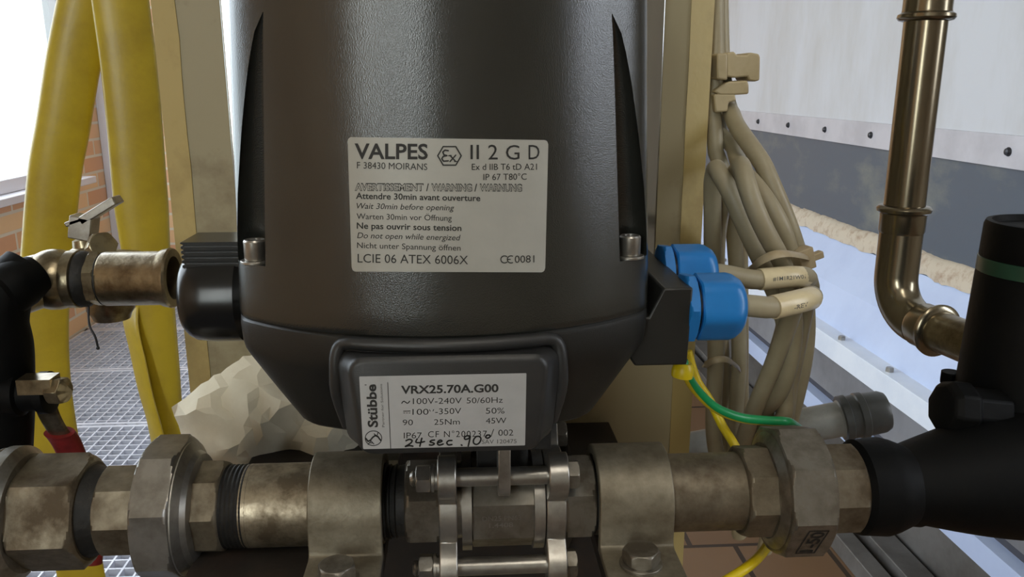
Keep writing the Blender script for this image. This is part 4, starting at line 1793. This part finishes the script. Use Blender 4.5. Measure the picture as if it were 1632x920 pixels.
lathe(b, O2, AX, [(XS(40), 11.5), (XS(94), rr * .93), (XS(96), rr * 1.06), (XS(112), rr * 1.06), (XS(115), rr * .9)], 44)
elb = [O2 + AX * XS(88), O2 + AX * XS(62), Vector((XS(45), YS - 3, ZSx - .5)), Vector((XS(20), YS - 14, ZSx - 2)), Vector((XS(-20), YS - 30, ZSx - 4)), Vector((XS(-90), YS - 60, ZSx - 8))]
tube(b, catmull(elb, 8), rr * .98, 36)
bmesh.ops.create_uvsphere(b, u_segments=32, v_segments=18, radius=rr * 1.12, matrix=Matrix.Translation((XS(72), YS, ZSx)))
obj('tee_body', b, M['brass'], t, sharp=45)
b = NB()
bc = P(12, 462, 376)
tube(b, catmull([bc + Vector((6, 8, 8)), bc, bc + Vector((-4, -2, -14)), P(10, 560, 376), P(12, 660, 380), P(8, 760, 384)], 8), 11.5, 32)
lathe(b, bc + Vector((4, -2, 2)), (-.5, -.75, -.3), [(-12, 9), (-4, 11.5), (3, 12), (6, 10), (6.5, 6)], 40)
obj('dark_branch', b, M['black'], t, sharp=40)
# dangling end of wire from the seal
b = NB()
tube(b, catmull(PP([(142, 478, 396), (141, 500, 394), (143, 520, 392), (152, 538, 391), (156, 554, 391)]), 6), .55, 8)
bmesh.ops.create_uvsphere(b, u_segments=12, v_segments=8, radius=.9, matrix=Matrix.Translation(P(156, 555, 391)))
o = obj('loose_wire', b, M['screw_dark'], sharp=60)
tag(o, 'thin dark wire end dangling below the tarnished pipe socket', 'wire')

# lever valve behind it
YL = 470.0
t = thing('lever_valve', P(170, 500, YL), 'small tarnished valve with bare metal lever behind the pipe tee', 'valve')
c = P(170, 440, YL)
b = NB()
lathe(b, c, (1, -.15, .05), [(-26, 12), (-20, 14), (-10, 15), (0, 16), (10, 15), (20, 14), (26, 12)], 36)
q = P(178, 500, YL)
lathe(b, q + Vector((0, 0, 12)), (0, 0, -1), [(0, 13), (9, 13), (12, 11), (15, 10)], 24)
obj('body', b, M['brass'], t, sharp=35)
b = NB()
s_ = P(134, 372, YL)
lathe(b, P(140, 395, YL) + Vector((0, 0, -6)), (-.12, 0, 1), [(0, 9), (6, 9), (7, 7), (11, 6.4)], 24)
nut(b, P(164, 388, YL) + Vector((0, -6, -2)), (.5, -.6, .3), 0, 10, 7, 6, 0, 1)
obj('packing_nut', b, M['brass'], t, sharp=25)
b = NB()
hub = P(134, 362, YL)
obox(b, hub, (.97, 0, -.2), (0, 1, 0), (.2, 0, .97), (6.2, 6, 6.6))
l1_, l2_ = P(136, 350, YL), P(186, 319, YL)
ld = (l2_ - l1_).normalized()
nrm_ = Vector((-ld.z, 0, ld.x))
obox(b, (l1_ + l2_) / 2, ld, (0, 1, 0), nrm_, ((l2_ - l1_).length / 2 + 1, 6, 2.4))
obox(b, P(124, 352, YL), (.95, 0, .3), (0, 1, 0), (-.3, 0, .95), (5, 6, 1.4))
obj('lever', b, M['steel_clean'], t, bevel=.7)

# drain valve with red grip
YD = 372.0
t = thing('drain_valve', P(40, 700, YD), 'black drain valve with red gripped lever hanging behind the grimy coupling', 'valve')
b = NB()
lathe(b, P(28, 628, YD), (1, 0, .03), [(-8, 9), (0, 10.5), (2, 10.5), (3, 8.5), (10, 8), (11, 10), (15, 10), (16, 8)], 28)
obj('body', b, M['black'], t, sharp=30)
b = NB()
obox(b, P(62, 612, YD - 6), (1, 0, .0), (0, 1, 0), (0, 0, 1), (7.5, 5, 3.6))
nut(b, P(88, 622, YD - 6), (1, -.2, 0), -2, 5, 5.6, 6, 10, .8)
obj('lever_bolt', b, M['brass'], t, bevel=.5)
lv = PP([(72, 618, YD + 2), (74, 650, YD + 4), (88, 680, YD + 12), (106, 706, YD + 20), (122, 745, YD + 24), (138, 800, YD + 24), (146, 850, YD + 22), (146, 898, YD + 20)])
lvp = catmull(lv, 8)
b = NB()
tube(b, lvp[:36], 5.2, 16, 1.6, side=(1, 0, 0))
obj('lever', b, M['brass'], t, sharp=50)
b = NB()
tube(b, lvp[19:], lambda u_: 7.6 - 2.2 * u_, 20, lambda u_: 3.6, side=(1, 0, 0))
gr = obj('grip', b, M['red'], t, sharp=60)
gr['label'] = 'red plastic grip sleeve'

# ------------------------------------------------------------------ yellow hose hanging in loops
YH = 720.0
hA = [(175, -420, YH + 10), (160, -200, YH), (148, -60, YH), (137, 0, YH), (117, 100, YH), (101, 200, YH), (87, 280, YH), (76, 400, YH), (69, 500, YH), (72, 600, YH), (86, 700, YH), (108, 800, YH), (130, 920, YH), (160, 1060, YH), (200, 1160, YH + 10)]
hB = [(175, -420, YH + 10), (180, -200, YH - 10), (186, -60, YH - 12), (192, 0, YH - 12), (205, 100, YH - 12), (215, 200, YH - 12), (223, 300, YH - 12), (233, 400, YH - 12), (247, 500, YH - 12), (261, 600, YH - 12), (272, 690, YH - 12), (284, 800, YH - 10), (290, 920, YH), (260, 1080, YH + 4), (200, 1160, YH + 10)]
hC = [(200, -200, YH + 14), (208, -60, YH + 12), (214, 0, YH + 12), (229, 100, YH + 12), (239, 200, YH + 12), (241, 290, YH + 12), (228, 380, YH + 8), (213, 460, YH), (208, 510, YH - 10), (220, 570, YH - 16), (233, 630, YH - 20), (249, 690, YH - 22), (266, 800, YH - 16), (262, 920, YH + 4), (236, 1060, YH + 14), (200, 1160, YH + 14)]
pA = catmull(PP(hA), 8)
pB = catmull(PP(hB), 8)
pC = catmull(PP(hC), 8)
t = thing('yellow_hose', PP([(200, 1160, YH)])[0], 'yellow flat hose hanging in long loops before the bright window', 'hose')
b = NB()
tube(b, pA, 20.5, 28, 8.5, side=(1, .25, 0))
obj('outer_strand', b, M['hose'], t, sharp=70)
b = NB()
tube(b, pB, lambda u_: 21.5 if u_ < .45 else max(12.5, 21.5 - 40 * (u_ - .45)), 28, 7.0, side=(1, .25, 0))
obj('inner_strand', b, M['hose'], t, sharp=70)
b = NB()
tube(b, pC, 19, 28, 3.0, side=(.62, -.78, 0))
obj('rear_strand', b, M['hose'], t, sharp=70)
